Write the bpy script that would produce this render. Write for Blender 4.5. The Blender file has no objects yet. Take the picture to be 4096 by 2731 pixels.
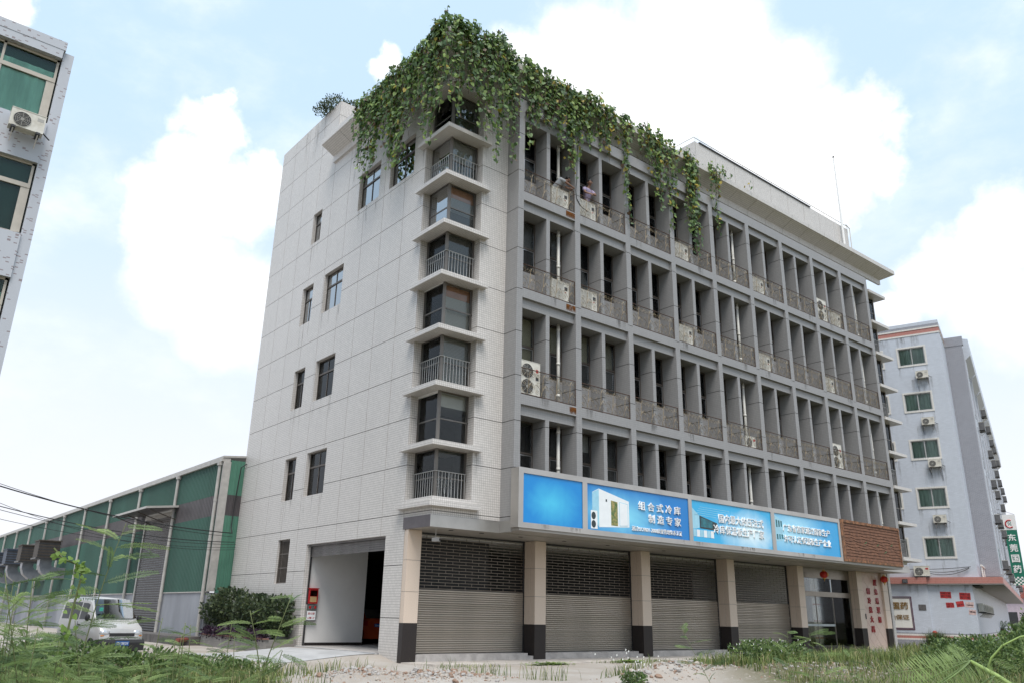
import bpy, math, random
from mathutils import Vector, Matrix, Euler
R = math.radians
scene = bpy.context.scene
col = scene.collection

# ------------------------------------------------------------------ camera
cam_d = bpy.data.cameras.new('camera'); cam = bpy.data.objects.new('camera', cam_d); col.objects.link(cam)
_yaw, _pit, _rol = 0.6834, 0.3277, 0.0201
_f = Vector((math.sin(_yaw)*math.cos(_pit), math.cos(_yaw)*math.cos(_pit), math.sin(_pit)))
_r = Vector((math.cos(_yaw), -math.sin(_yaw), 0)); _u = _r.cross(_f)
_r2 = _r*math.cos(_rol) + _u*math.sin(_rol); _u2 = -_r*math.sin(_rol) + _u*math.cos(_rol)
_m = Matrix((_r2, _u2, -_f)).transposed().to_4x4(); _m.translation = Vector((-15.883, -23.782, 1.9713))
cam.matrix_world = _m
cam_d.sensor_fit = 'HORIZONTAL'; cam_d.sensor_width = 36.0; cam_d.lens = 36.0*3214.793/4096
cam_d.clip_start = 0.05; cam_d.clip_end = 3000
scene.camera = cam

# ------------------------------------------------------------------ sky and sun
SUN_EL, SUN_AZ = R(63), R(215)      # azimuth clockwise from +Y
w = bpy.data.worlds.new('World'); scene.world = w; w.use_nodes = True
nt = w.node_tree; nt.nodes.clear()
def N(t, tree=None, **k):
    n = (tree or nt).nodes.new(t)
    for a, b in k.items(): setattr(n, a, b)
    return n
def LK(a, b, tree=None): (tree or nt).links.new(a, b)
out = N('ShaderNodeOutputWorld')
sky = N('ShaderNodeTexSky', sky_type='NISHITA', sun_disc=False, sun_elevation=SUN_EL, sun_rotation=SUN_AZ,
        altitude=0, air_density=1.0, dust_density=2.0, ozone_density=1.0)
tc = N('ShaderNodeTexCoord')
def mth(op, a, b=None, c=None, clamp=False, tree=None):
    n = N('ShaderNodeMath', tree, operation=op, use_clamp=clamp)
    for i, v in enumerate((a, b, c)):
        if v is None: continue
        if isinstance(v, (int, float)): n.inputs[i].default_value = v
        else: LK(v, n.inputs[i], tree)
    return n.outputs[0]
def vmth(op, a, b=None, tree=None):
    n = N('ShaderNodeVectorMath', tree, operation=op)
    for i, v in enumerate((a, b)):
        if v is None: continue
        if isinstance(v, (tuple, list, Vector)): n.inputs[i].default_value = v
        else: LK(v, n.inputs[i], tree)
    return n
def mixc(f, a, b, tree=None, blend='MIX'):
    n = N('ShaderNodeMix', tree, data_type='RGBA', blend_type=blend)
    for i, v in ((0, f), (6, a), (7, b)):
        if isinstance(v, (int, float)): n.inputs[i].default_value = v
        elif isinstance(v, (tuple, list)): n.inputs[i].default_value = (*v[:3], 1)
        else: LK(v, n.inputs[i], tree)
    return n.outputs[2]
def noise(vec, scale, detail=4, rough=.5, dist=0, tree=None, dim='3D'):
    n = N('ShaderNodeTexNoise', tree, noise_dimensions=dim)
    n.inputs['Scale'].default_value = scale; n.inputs['Detail'].default_value = detail
    n.inputs['Roughness'].default_value = rough; n.inputs['Distortion'].default_value = dist
    if vec is not None: LK(vec, n.inputs['Vector'], tree)
    return n
def ramp(fac, stops, tree=None, interp='LINEAR'):
    n = N('ShaderNodeValToRGB', tree); n.color_ramp.interpolation = interp
    e = n.color_ramp.elements
    while len(e) < len(stops): e.new(0.5)
    for q, (p, c) in zip(e, stops): q.position = p; q.color = (*c[:3], 1)
    LK(fac, n.inputs[0], tree); return n.outputs[0]
def smooth(v, a, b, tree=None):
    n = N('ShaderNodeMapRange', tree, interpolation_type='SMOOTHSTEP'); LK(v, n.inputs[0], tree)
    n.inputs[1].default_value = a; n.inputs[2].default_value = b
    return n.outputs[0]
D = vmth('NORMALIZE', tc.outputs['Generated']).outputs[0]
wob = noise(D, 6.0, 5, .55); wob2 = noise(D, 22.0, 6, .62)
dv = vmth('SUBTRACT', wob.outputs['Color'], (.5, .5, .5)).outputs[0]
dv2 = vmth('SUBTRACT', wob2.outputs['Color'], (.5, .5, .5)).outputs[0]
def vscale(v, s):
    n = N('ShaderNodeVectorMath', operation='SCALE'); LK(v, n.inputs[0]); n.inputs['Scale'].default_value = s; return n.outputs[0]
DW = vmth('ADD', vmth('ADD', D, vscale(dv, .11)).outputs[0], vscale(dv2, .05)).outputs[0]
# cumulus banks: (azimuth deg from +X anticlockwise, elevation deg, radius)
CLOUDS = [
(49.6,37.1,0.059,1.0),(43.8,38.4,0.076,1.0),(35.9,38.4,0.094,1.0),(31.9,34.6,0.086,1.0),(28.5,31.9,0.068,1.0),(24.6,31.9,0.042,1.0),(23.4,29.0,0.047,1.0),(41.9,33.7,0.089,1.0),(32.5,29.5,0.088,1.0),(26.8,27.7,0.057,1.0),(73.8,32.9,0.020,1.0),(74.5,30.9,0.042,1.0),(75.6,28.3,0.048,1.0),(76.9,25.4,0.054,1.0),(78.0,23.4,0.042,1.0),(72.3,26.3,0.058,1.0),(70.3,28.9,0.032,1.0),(75.1,21.5,0.074,1.0),(70.9,19.3,0.088,1.0),(16.0,23.6,0.044,1.0),(18.4,21.5,0.051,1.0),(20.9,20.1,0.047,1.0),(17.2,18.2,0.069,1.0),(23.5,18.9,0.031,1.0),(88.0,34.6,0.024,1.0),(62.2,37.4,0.020,1.0),
]
fld = None
for az, el, rad, sq in CLOUDS:
    c = Vector((math.cos(R(az))*math.cos(R(el)), math.sin(R(az))*math.cos(R(el)), math.sin(R(el))))
    d = vmth('SUBTRACT', DW, tuple(c)).outputs[0]
    d = vmth('MULTIPLY', d, (1, 1, sq)).outputs[0]
    v = mth('SUBTRACT', 1.0, mth('DIVIDE', vmth('LENGTH', d).outputs['Value'], rad))
    fld = v if fld is None else mth('MAXIMUM', fld, v)
# scattered cumulus over the rest of the sky
bg = noise(vmth('MULTIPLY', D, (1, 1, 1.6)).outputs[0], 2.6, 8, .58)
bgv = mth('MULTIPLY_ADD', bg.outputs['Fac'], 2.2, -1.28)
fld = mth('MAXIMUM', fld, bgv)
cl = smooth(fld, -.14, .50)
wisp = smooth(noise(vmth('MULTIPLY', D, (1, 1, 2.0)).outputs[0], 4.5, 7, .6).outputs['Fac'], .50, .85)
cl = mth('MAXIMUM', cl, mth('MULTIPLY', wisp, .40))
sep = N('ShaderNodeSeparateXYZ'); LK(D, sep.inputs[0])
hz = mth('SUBTRACT', 1.0, smooth(sep.outputs['Z'], .0, .56))           # pale haze towards the horizon
blue = mixc(.84, vscale(sky.outputs[0], .115), (.56, .735, .915))
blue = mixc(mth('MULTIPLY', hz, .95), blue, (.775, .775, .815))
den = mth('MULTIPLY_ADD', noise(DW, 9, 4, .5).outputs['Fac'], .55, .58)
cw = vmth('MULTIPLY', (1.16, 1.16, 1.18), None); LK(den, cw.inputs[1])
cl = mth('MULTIPLY', cl, mth('MULTIPLY_ADD', hz, -.70, 1.0))      # clouds melt into the haze low down
skyc = mixc(cl, blue, cw.outputs[0])
bgn = N('ShaderNodeBackground'); LK(skyc, bgn.inputs[0]); bgn.inputs[1].default_value = 1.0
LK(bgn.outputs[0], out.inputs[0])
sl = bpy.data.lights.new('sun', 'SUN'); sun = bpy.data.objects.new('sun', sl); col.objects.link(sun)
sl.energy = 2.9; sl.angle = R(30); sl.color = (1, .955, .905)
_sd = Vector((math.sin(SUN_AZ)*math.cos(SUN_EL), math.cos(SUN_AZ)*math.cos(SUN_EL), math.sin(SUN_EL)))
sun.rotation_euler = (-_sd).to_track_quat('-Z', 'Y').to_euler(); sun.location = (0, -30, 60)
vs = scene.view_settings; vs.view_transform = 'Standard'; vs.look = 'None'; vs.gamma = 1; vs.exposure = 0.40; vs.use_curve_mapping = False
scene.cycles.max_bounces = 5; scene.cycles.transparent_max_bounces = 10; scene.cycles.use_denoising = True
scene.cycles.caustics_reflective = False; scene.cycles.caustics_refractive = False

# ------------------------------------------------------------------ helpers
class MB:
    def __init__(s): s.v = []; s.f = []; s.m = []
    def add(s, vs, fs, mi=0):
        o = len(s.v); s.v += [tuple(q) for q in vs]; s.f += [tuple(i+o for i in f) for f in fs]; s.m += [mi]*len(fs); return s
    def box(s, x0, x1, y0, y1, z0, z1, mi=0):
        return s.add([(x0,y0,z0),(x1,y0,z0),(x1,y1,z0),(x0,y1,z0),(x0,y0,z1),(x1,y0,z1),(x1,y1,z1),(x0,y1,z1)],
                     [(0,3,2,1),(4,5,6,7),(0,1,5,4),(1,2,6,5),(2,3,7,6),(3,0,4,7)], mi)
    def quad(s, a, b, c, d, mi=0): return s.add([a,b,c,d], [(0,1,2,3)], mi)
    def prism(s, poly, ax, a0, a1, mi=0):     # poly: 2D points in the two other axes (order x,y / x,z / y,z)
        n = len(poly)
        def P(q, a): return {'z': (q[0],q[1],a), 'y': (q[0],a,q[1]), 'x': (a,q[0],q[1])}[ax]
        vs = [P(q, a0) for q in poly] + [P(q, a1) for q in poly]
        fs = [tuple(range(n)), tuple(range(2*n-1, n-1, -1))] + [(i, i+n, (i+1) % n+n, (i+1) % n) for i in range(n)]
        return s.add(vs, fs, mi)
    def tube(s, pts, r, n=6, mi=0, cap=True, closed=False):
        pts = [Vector(p) for p in pts]; k = len(pts); rs = r if isinstance(r, (list, tuple)) else [r]*k
        vs = []; up = None
        for i, p in enumerate(pts):
            if closed: t = pts[(i+1) % k]-pts[i-1]
            else: t = pts[min(i+1, k-1)]-pts[max(i-1, 0)]
            if t.length < 1e-9: t = Vector((0,0,1))
            t.normalize()
            if up is None: up = Vector((0,0,1)) if abs(t.z) < .9 else Vector((1,0,0))
            a = t.cross(up)
            if a.length < 1e-6: a = t.orthogonal()
            a.normalize(); b = a.cross(t); b.normalize(); up = b
            for j in range(n):
                th = 2*math.pi*j/n; vs.append(p+a*(math.cos(th)*rs[i])+b*(math.sin(th)*rs[i]))
        fs = []
        for i in range(k if closed else k-1):
            i2 = (i+1) % k
            for j in range(n): fs.append((i*n+j, i*n+(j+1) % n, i2*n+(j+1) % n, i2*n+j))
        if cap and not closed: fs += [tuple(range(n-1, -1, -1)), tuple((k-1)*n+j for j in range(n))]
        return s.add(vs, fs, mi)
    def cyl(s, a, b, r, n=16, mi=0, r2=None): return s.tube([a, b], [r, r if r2 is None else r2], n, mi)
    def ell(s, c, rx, ry, rz, nu=12, nv=8, mi=0):
        vs = [(c[0], c[1], c[2]-rz)]
        for i in range(1, nv):
            a = -math.pi/2+math.pi*i/nv
            for j in range(nu): b = 2*math.pi*j/nu; vs.append((c[0]+rx*math.cos(a)*math.cos(b), c[1]+ry*math.cos(a)*math.sin(b), c[2]+rz*math.sin(a)))
        vs.append((c[0], c[1], c[2]+rz)); fs = []
        for j in range(nu): fs.append((0, 1+(j+1) % nu, 1+j))
        for i in range(nv-2):
            for j in range(nu): fs.append((1+i*nu+j, 1+i*nu+(j+1) % nu, 1+(i+1)*nu+(j+1) % nu, 1+(i+1)*nu+j))
        o = 1+(nv-2)*nu
        for j in range(nu): fs.append((o+j, o+(j+1) % nu, len(vs)-1))
        return s.add(vs, fs, mi)
    def xf(s, M): s.v = [tuple(M @ Vector(q)) for q in s.v]; return s
    def build(s, name, mats, parent=None, smooth=False):
        me = bpy.data.meshes.new(name); me.from_pydata(s.v, [], s.f)
        for m in (mats if isinstance(mats, (list, tuple)) else [mats]): me.materials.append(m)
        if any(s.m): me.polygons.foreach_set('material_index', s.m)
        if smooth: me.polygons.foreach_set('use_smooth', [True]*len(s.f))
        me.update()
        o = bpy.data.objects.new(name, me); col.objects.link(o)
        if parent is not None: o.parent = parent
        return o
def tag(o, label=None, cat=None, group=None, kind=None):
    if label: o['label'] = label
    if cat: o['category'] = cat
    if group: o['group'] = group
    if kind: o['kind'] = kind
    return o
def thing(name, label, cat, loc=(0,0,0), rz=0, group=None):
    o = bpy.data.objects.new(name, None); col.objects.link(o); o.empty_display_size = .3
    o.location = loc; o.rotation_euler = (0,0,rz); return tag(o, label, cat, group)
def inst(name, me, parent, loc=(0,0,0), rot=(0,0,0), sc=None):
    o = bpy.data.objects.new(name, me); col.objects.link(o)
    if parent is not None: o.parent = parent
    o.location = loc; o.rotation_euler = rot
    if sc is not None: o.scale = sc if isinstance(sc, (tuple, list)) else (sc, sc, sc)
    return o
def copy_tree(o, parent=None):
    c = o.copy(); col.objects.link(c); c.parent = parent
    for ch in list(o.children): copy_tree(ch, c)
    return c
def box(name, m, parent, *b): return MB().box(*b).build(name, m, parent)
FONT_CACHE = {}
def text_mesh(txt, w, h, depth=.02, bold=0.0):
    """a line of lettering as a mesh in the XZ plane, front towards -Y, fitted to w x h, origin at lower left"""
    cu = bpy.data.curves.new('lettering', 'FONT'); cu.body = txt; cu.size = 1; cu.extrude = 0.001; cu.offset = bold; cu.resolution_u = 3
    ob = bpy.data.objects.new('lettering', cu); col.objects.link(ob)
    dg = bpy.context.evaluated_depsgraph_get(); me = bpy.data.meshes.new_from_object(ob.evaluated_get(dg))
    bpy.data.objects.remove(ob); bpy.data.curves.remove(cu)
    xs = [v.co.x for v in me.vertices]; ys = [v.co.y for v in me.vertices]
    x0, x1, y0, y1 = min(xs), max(xs), min(ys), max(ys)
    for v in me.vertices:
        x, y, z = v.co; v.co = ((x-x0)/(x1-x0)*w, -depth if z > 0 else 0.0, (y-y0)/(y1-y0)*h)
    me.update(); return me
def lettering(txt, m, parent, x, y, z, w, h, depth=.02, bold=0.0, rz=0):
    me = text_mesh(txt, w, h, depth, bold); me.materials.clear(); me.materials.append(m)
    return inst('lettering', me, parent, (x, y, z), (0, 0, rz))

# ------------------------------------------------------------------ materials
MAT = {}
def new_mat(name):
    m = bpy.data.materials.new(name); m.use_nodes = True; t = m.node_tree
    b = t.nodes['Principled BSDF']; MAT[name] = m; return m, t, b
def pm(name, c, rough=.6, metal=0, var=.12, sc=3.0, bump=0, bsc=30, spec=None, c2=None, streak=0, transl=0):
    m, t, b = new_mat(name)
    o = N('ShaderNodeTexCoord', t).outputs['Object']
    if streak:
        mp = N('ShaderNodeMapping', t); LK(o, mp.inputs[0], t); mp.inputs['Scale'].default_value = (1, 1, 1/streak); o2 = mp.outputs[0]
    else: o2 = o
    n = noise(o2, sc, 6, .62, 0, t)
    f = smooth(n.outputs['Fac'], .30, .72, t)
    lo = tuple(q*(1-var) for q in c); hi = tuple(min(1, q*(1+var*.6)) for q in c)
    if c2: lo = c2
    LK(mixc(f, lo, hi, t), b.inputs['Base Color'], t)
    b.inputs['Roughness'].default_value = rough; b.inputs['Metallic'].default_value = metal
    if spec is not None: b.inputs['Specular IOR Level'].default_value = spec
    if bump:
        bn = N('ShaderNodeBump', t); bn.inputs['Strength'].default_value = bump; bn.inputs['Distance'].default_value = .02
        LK(noise(o, bsc, 5, .6, 0, t).outputs['Fac'], bn.inputs['Height'], t); LK(bn.outputs[0], b.inputs['Normal'], t)
    return m
def tile_uv(t):
    tcn = N('ShaderNodeTexCoord', t); p = N('ShaderNodeSeparateXYZ', t); LK(tcn.outputs['Object'], p.inputs[0], t)
    n = N('ShaderNodeSeparateXYZ', t); LK(vmth('ABSOLUTE', tcn.outputs['Normal'], None, t).outputs[0], n.inputs[0], t)
    sx = mth('GREATER_THAN', n.outputs['X'], .6, None, False, t); sz = mth('GREATER_THAN', n.outputs['Z'], .6, None, False, t)
    def sel(s, a, b): return mth('ADD', mth('MULTIPLY', a, mth('SUBTRACT', 1.0, s, None, False, t), None, False, t), mth('MULTIPLY', b, s, None, False, t), None, False, t)
    return sel(sx, p.outputs['X'], p.outputs['Y']), sel(sz, p.outputs['Z'], p.outputs['Y']), tcn.outputs['Object']
def tile_mat(name, c, grout, pu=.09, pv=.09, g=.13, var=.06, rough=.35, dirt=.10, brick=False):
    m, t, b = new_mat(name); u, v, o = tile_uv(t)
    uu = mth('DIVIDE', u, pu, None, False, t); vv = mth('DIVIDE', v, pv, None, False, t); fv = mth('FLOOR', vv, None, None, False, t)
    if brick: uu = mth('ADD', uu, mth('MULTIPLY', mth('MODULO', fv, 2.0, None, False, t), .5, None, False, t), None, False, t)
    fu = mth('FLOOR', uu, None, None, False, t)
    mk = mth('MAXIMUM', mth('LESS_THAN', mth('FRACT', uu, None, None, False, t), g*min(1, pv/pu), None, False, t), mth('LESS_THAN', mth('FRACT', vv, None, None, False, t), g*min(1, pu/pv), None, False, t), None, False, t)
    wn = N('ShaderNodeTexWhiteNoise', t, noise_dimensions='2D'); cb = N('ShaderNodeCombineXYZ', t); LK(fu, cb.inputs[0], t); LK(fv, cb.inputs[1], t); LK(cb.outputs[0], wn.inputs['Vector'], t)
    cc = mixc(wn.outputs['Value'], tuple(q*(1-var) for q in c), tuple(min(1, q*(1+var)) for q in c), t)
    mp = N('ShaderNodeMapping', t); LK(o, mp.inputs[0], t); mp.inputs['Scale'].default_value = (1, 1, .22)
    d1 = smooth(noise(mp.outputs[0], 1.4, 7, .65, 0, t).outputs['Fac'], .42, .78, t)
    cc = mixc(mth('MULTIPLY', d1, dirt*1.6, None, False, t), cc, tuple(q*.62 for q in c), t)
    d2 = smooth(noise(o, .35, 4, .5, 0, t).outputs['Fac'], .3, .75, t)
    cc = mixc(mth('MULTIPLY', d2, dirt, None, False, t), cc, tuple(q*.75 for q in c), t)
    LK(mixc(mk, cc, grout, t), b.inputs['Base Color'], t)
    LK(mth('MULTIPLY_ADD', mk, .4, rough, False, t), b.inputs['Roughness'], t)
    return m
def glass_mat(name, tint, refl=.10, rough=.02, ior=1.32):
    m = bpy.data.materials.new(name); m.use_nodes = True; t = m.node_tree; t.nodes.clear(); MAT[name] = m
    o = N('ShaderNodeOutputMaterial', t); mx = N('ShaderNodeMixShader', t); tr = N('ShaderNodeBsdfTransparent', t); gl = N('ShaderNodeBsdfGlossy', t)
    tr.inputs[0].default_value = (*tint, 1); gl.inputs['Roughness'].default_value = rough; gl.inputs[0].default_value = (.9, .93, .95, 1)
    fr = N('ShaderNodeFresnel', t); fr.inputs[0].default_value = ior
    LK(mth('ADD', fr.outputs[0], refl, None, True, t), mx.inputs[0], t); LK(tr.outputs[0], mx.inputs[1], t); LK(gl.outputs[0], mx.inputs[2], t); LK(mx.outputs[0], o.inputs[0], t)
    return m
def stain_mat(name, c, amt=.75, sc=(14, 14, 1.2), lo=.42, hi=.72):
    m = bpy.data.materials.new(name); m.use_nodes = True; t = m.node_tree; t.nodes.clear(); MAT[name] = m
    o = N('ShaderNodeOutputMaterial', t); mx = N('ShaderNodeMixShader', t); tr = N('ShaderNodeBsdfTransparent', t); df = N('ShaderNodeBsdfDiffuse', t); df.inputs[0].default_value = (*c, 1)
    tcn = N('ShaderNodeTexCoord', t); mp = N('ShaderNodeMapping', t); LK(tcn.outputs['Object'], mp.inputs[0], t); mp.inputs['Scale'].default_value = sc
    n = smooth(noise(mp.outputs[0], 1.0, 5, .6, 0, t).outputs['Fac'], lo, hi, t)
    g = N('ShaderNodeSeparateXYZ', t); LK(tcn.outputs['Generated'], g.inputs[0], t)
    f = mth('MULTIPLY', n, mth('MULTIPLY', mth('POWER', g.outputs['Z'], .8, None, False, t), amt, None, False, t), None, False, t)
    LK(f, mx.inputs[0], t); LK(tr.outputs[0], mx.inputs[1], t); LK(df.outputs[0], mx.inputs[2], t); LK(mx.outputs[0], o.inputs[0], t)
    return m
white_tile = tile_mat('white_wall_tile', (.61,.582,.552), (.31,.29,.27), dirt=.10)
grey_tile = tile_mat('grey_wall_tile', (.285,.280,.278), (.228,.224,.222), var=.05, dirt=.10)
joint_m = pm('joint_sealant', (.13,.125,.12), .8)
joint_g = pm('joint_sealant_grey', (.07,.068,.066), .8)
plaster_m = pm('white_plaster', (.74,.73,.71), .7, var=.05, sc=.8)
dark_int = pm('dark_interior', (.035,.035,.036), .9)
room_m = pm('office_interior', (.16,.155,.15), .9)
brown_al = pm('bronze_aluminium', (.085,.070,.058), .42, .3)
dark_al = pm('dark_aluminium', (.05,.05,.052), .4, .4)
steel_m = pm('stainless_steel', (.62,.61,.60), .28, .95, var=.08)
glass_m = glass_mat('window_glass', (.84,.85,.84), .0)
glass_d = glass_mat('tinted_window_glass', (.48,.49,.49), .0)
glass_s = glass_mat('mirror_window_glass', (.25,.27,.28), .42)

# ================================================================== main office building
G = .36
ZJ = lambda k: 5.4+1.8*k
FL = [5.68, 10.075, 14.47, 18.865]
bld = thing('office_building', 'five storey office building with white tiled side wall, grey fin facade and rolling shutters', 'building')
cream_al = pm('soffit_panel', (.36,.335,.305), .5, .1, var=.08, sc=.7)
fascia_m = pm('brushed_fascia', (.46,.445,.42), .35, .75, var=.15, sc=.6)
fascia_d = pm('dark_fascia', (.13,.115,.12), .4, .5)
granite_m = pm('beige_granite', (.66,.55,.455), .45, var=.16, sc=60, c2=(.52,.42,.335))
granite_k = pm('black_granite', (.016,.014,.014), .35, var=.5, sc=45, c2=(.035,.028,.026), spec=.25)
conc_m = pm('concrete', (.40,.375,.355), .85, var=.25, sc=2.2, bump=.15, bsc=18)
pvc_m = pm('cream_pvc', (.62,.60,.55), .45, var=.08)
blind_b = tile_mat('beige_blind', (.46,.42,.29), (.33,.30,.20), 9, .055, .35, .02, .7, .05)
blind_g = tile_mat('grey_blind', (.46,.455,.44), (.30,.30,.29), 9, .055, .35, .02, .7, .05)
blind_w = tile_mat('white_blind', (.62,.60,.55), (.48,.47,.42), 9, .055, .3, .02, .7, .05)
blind_d = tile_mat('dark_blind', (.16,.157,.152), (.08,.078,.075), 9, .055, .35, .02, .6, .05)
blind_o = pm('terracotta_panel', (.66,.32,.18), .7)
blind_p = pm('patterned_curtain', (.20,.18,.16), .9, var=.8, sc=14, c2=(.03,.028,.026))
rust_m = stain_mat('rust_stain', (.16,.065,.022), 1.1, (7, 7, 3), .30, .55); grime_m = stain_mat('rain_grime', (.26,.25,.24), .24, (6, 6, .8), .38, .80); grime_k = stain_mat('dark_grime', (.12,.115,.11), .42, (6, 6, .8), .38, .80)
brass_m = pm('aged_brass_scroll', (.235,.195,.125), .55, .45, var=.4, sc=6, c2=(.09,.06,.032))
iron_m = pm('rusty_iron_rail', (.05,.038,.032), .6, .4, var=.5, sc=5, c2=(.12,.055,.025))

def cut(rect, holes):
    u0, u1, v0, v1 = rect; us = {u0, u1}; vs = {v0, v1}
    for h in holes:
        us |= {q for q in h[:2] if u0 < q < u1}; vs |= {q for q in h[2:] if v0 < q < v1}
    us = sorted(us); vs = sorted(vs); r = []
    for a, b in zip(us, us[1:]):
        for c, d in zip(vs, vs[1:]):
            mu, mv = (a+b)/2, (c+d)/2
            if not any(h[0] < mu < h[1] and h[2] < mv < h[3] for h in holes): r.append((a, b, c, d))
    return r

# ---- left side wall (plane x = 0)
YB = 17.75; YT = 10.62
LWIN = [(8.47,10.38,6.83,8.80,'b',1), (11.50,12.70,6.81,8.80,'s',1), (8.50,10.42,11.23,13.20,'b',1), (11.58,12.75,11.21,13.20,'s',1),
        (8.50,10.44,15.60,17.65,'b',3), (11.64,12.84,15.59,17.61,'s',3), (11.53,12.50,20.0,21.75,'s',3), (5.63,7.60,20.02,21.95,'b',2), (2.68,4.71,19.98,21.96,'b',2)]
LH = [q[:4] for q in LWIN] + [(11.25,12.50,3.11,5.04), (2.95,9.50,-1,4.70)]
ycuts = [1.775, 3.336] + [3.336+1.8*n for n in range(1, 8)] + [YB]
zc_l = [-.1] + [ZJ(k) for k in range(-2, 13)]
wall_l = MB()
for a, b, c, d in cut((1.78, YB, -.1, 27.6), LH+[(0, YT, 24.9, 99)]): wall_l.box(.032, .30, a, b, c, d)
wl = wall_l.build('wall', [joint_m], bld)
# reveals lined in tile
for y0, y1, z0, z1 in LH:
    t_ = .012; rv = MB()
    rv.box(.033, .299, y0, y0+t_, z0, z1); rv.box(.033, .299, y1-t_, y1, z0, z1); rv.box(.033, .299, y0+t_, y1-t_, z1-t_, z1)
    if z0 > 1: rv.box(.033, .299, y0+t_, y1-t_, z0, z0+t_)
    rv.build('reveal', white_tile, wl)
GAP = .013
for a, b in zip(ycuts, ycuts[1:]):
    for c, d in zip(zc_l, zc_l[1:]+[27.85]):
        if a < YT-1 and c > 24.8: continue
        dd = min(d, 24.93) if a < YT-1 else d
        aa = a
        cells = cut((aa+(GAP if a > 1.8 else 0), b-GAP, c+GAP, dd-GAP), LH+[(0, YT, 24.93, 99)])
        if not cells: continue
        m_ = MB()
        for e in cells: m_.box(0, .38 if a < 1.8 else .031, *e)
        m_.build('panel', white_tile, wl)
lw_panels = wl
# wall strip beside the notch below the first slab and above the last one
for q in ((0, .38, 0, 1.762, 5.413, 5.9), (0, .38, .3805, 1.762, 22.93, 24.93), (0, .38, 0, 1.762, 5.26, 5.387), (.3805, 1.705, 0, .38, 5.413, 5.9), (.3805, 1.705, 0, .38, 5.26, 5.387), (0, 1.705, 0, .38, 22.93, 24.93)): MB().box(*q).build('corner_panel', white_tile, wl)
MB().box(.03, 1.7, .03, 1.7, 5.3, 5.45).build('corner_core', joint_m, wl)
# wall pier between column and garage down to ground
m_ = MB()
for c, d in zip([-.1, 1.8, 3.6], [1.8, 3.6, 5.255+GAP]): m_.box(0, .3, 1.66, 1.775, c+GAP, d-GAP)
m_.build('panel', white_tile, wl)

# ---- front white strips
def strip(x0, x1, nm='pier'):
    core = MB().box(x0+.03, x1-.03, .03, .37, 5.27, 24.9).build(nm, joint_m, bld)
    zz = [5.25]+[ZJ(k) for k in range(0, 11)]+[24.93]
    for c, d in zip(zz, zz[1:]): MB().box(x0, x1, 0, .38, c+GAP, d-GAP).build('panel', white_tile, core)
strip(1.706, 3.058); strip(32.76, 34.294)
# cream wall above the grey grid
core = MB().box(3.05, 32.77, .03, .30, 23.2, 24.9).build('upper_wall', joint_m, bld)
for i in range(17): MB().box(3.06+i*1.747+GAP, 3.06+(i+1)*1.747-GAP, 0, .031, 23.2, 24.93).build('panel', white_tile, core)
# right and rear walls (unseen from the street corner but closing the volume)
m_ = MB().box(35.7, 36, 1.775, YB, G-.1, 24.93).box(.3, 36, YB-.3, YB-.01, G-.1, 24.93); m_.build('rear_wall', white_tile, bld)
# solid dark core added inside to block light; floors, roof
m_ = MB().box(3.2, 33, 2.6, 17.4, 5.3, 24.6); m_.build('light_block_core', room_m, bld)
m_ = MB()
for z in FL+[23.25]:
    m_.box(.305, 35.695, .42, 2.59, z-.30, z-.02); m_.box(.305, 3.19, 2.59, 17.4, z-.30, z-.02); m_.box(33.01, 35.69, 2.59, 17.4, z-.30, z-.02)
m_.build('floor_slab', plaster_m, bld)
m_ = MB()
for y in (3.4, 7.9, 11.0, 13.5): m_.box(.31, 3.2, y-.05, y+.05, 5.4, 24.5)
for i in range(0, 10): m_.box(3.2+i*3.264-.04, 3.2+i*3.264+.04, .4, 2.6, 5.4, 23)
m_.build('partition', room_m, bld)
MB().box(.1, 35.9, .1, YB-.1, 24.6, 24.97).build('roof_slab', conc_m, bld)
# stair tower at the rear left
tw = MB().box(.05, 6, YT+.03, YT+.3, 24.9, 27.8).box(5.7, 6, YT+.3, YB, 24.9, 27.8).box(.3, 5.7, YB-.3, YB, 24.9, 27.8).build('stair_tower', joint_m, bld)
for i, (a, b) in enumerate(((0.032, 1.8), (1.8, 3.6), (3.6, 6))):
    for c, d in ((24.95, 25.2), (25.2, 27.0), (27.0, 27.85)): MB().box(a+GAP*(i > 0), b-GAP, YT-.006, YT-.002, c+GAP, d-(GAP if d < 27.8 else 0)).build('panel', white_tile, tw)
MB().box(.04, 6, YT+.02, YB, 27.70, 27.84).build('roof_slab', conc_m, tw)
# ---- penthouse box on the roof
ph = MB().box(17.25, 34, .70, 8, 24.98, 27.80).build('penthouse', joint_m, bld)
xs = [17.22+i*1.864 for i in range(10)]
for a, b in zip(xs, xs[1:]): MB().box(a+GAP, b-GAP, .66, .70, 24.98, 27.84).build('panel', white_tile, ph)
for a, b in ((.66, 2.4), (2.4, 4.2), (4.2, 6.0), (6.0, 8.0)): MB().box(17.21, 17.25, a+(GAP if a > 1 else 0), b-GAP, 24.98, 27.84).build('panel', white_tile, ph)
MB().box(17.6, 29.2, .60, .80, 27.845, 27.92).build('coping', dark_al, ph)
MB().box(17.3, 21, .50, .655, 25.9, 26.05).build('ledge', white_tile, ph)
m_ = MB().tube([(17.2,.7,28.12),(34.05,.7,28.12),(34.05,.7,27.6)], .022, 5)
for i in range(12): m_.tube([(17.3+i*1.52,.7,27.8),(17.3+i*1.52,.7,28.12)], .018, 4)
m_.tube([(17.2,.7,28.12),(17.2,7.5,28.12)], .022, 5)
m_.build('roof_rail', pvc_m, ph)
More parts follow.
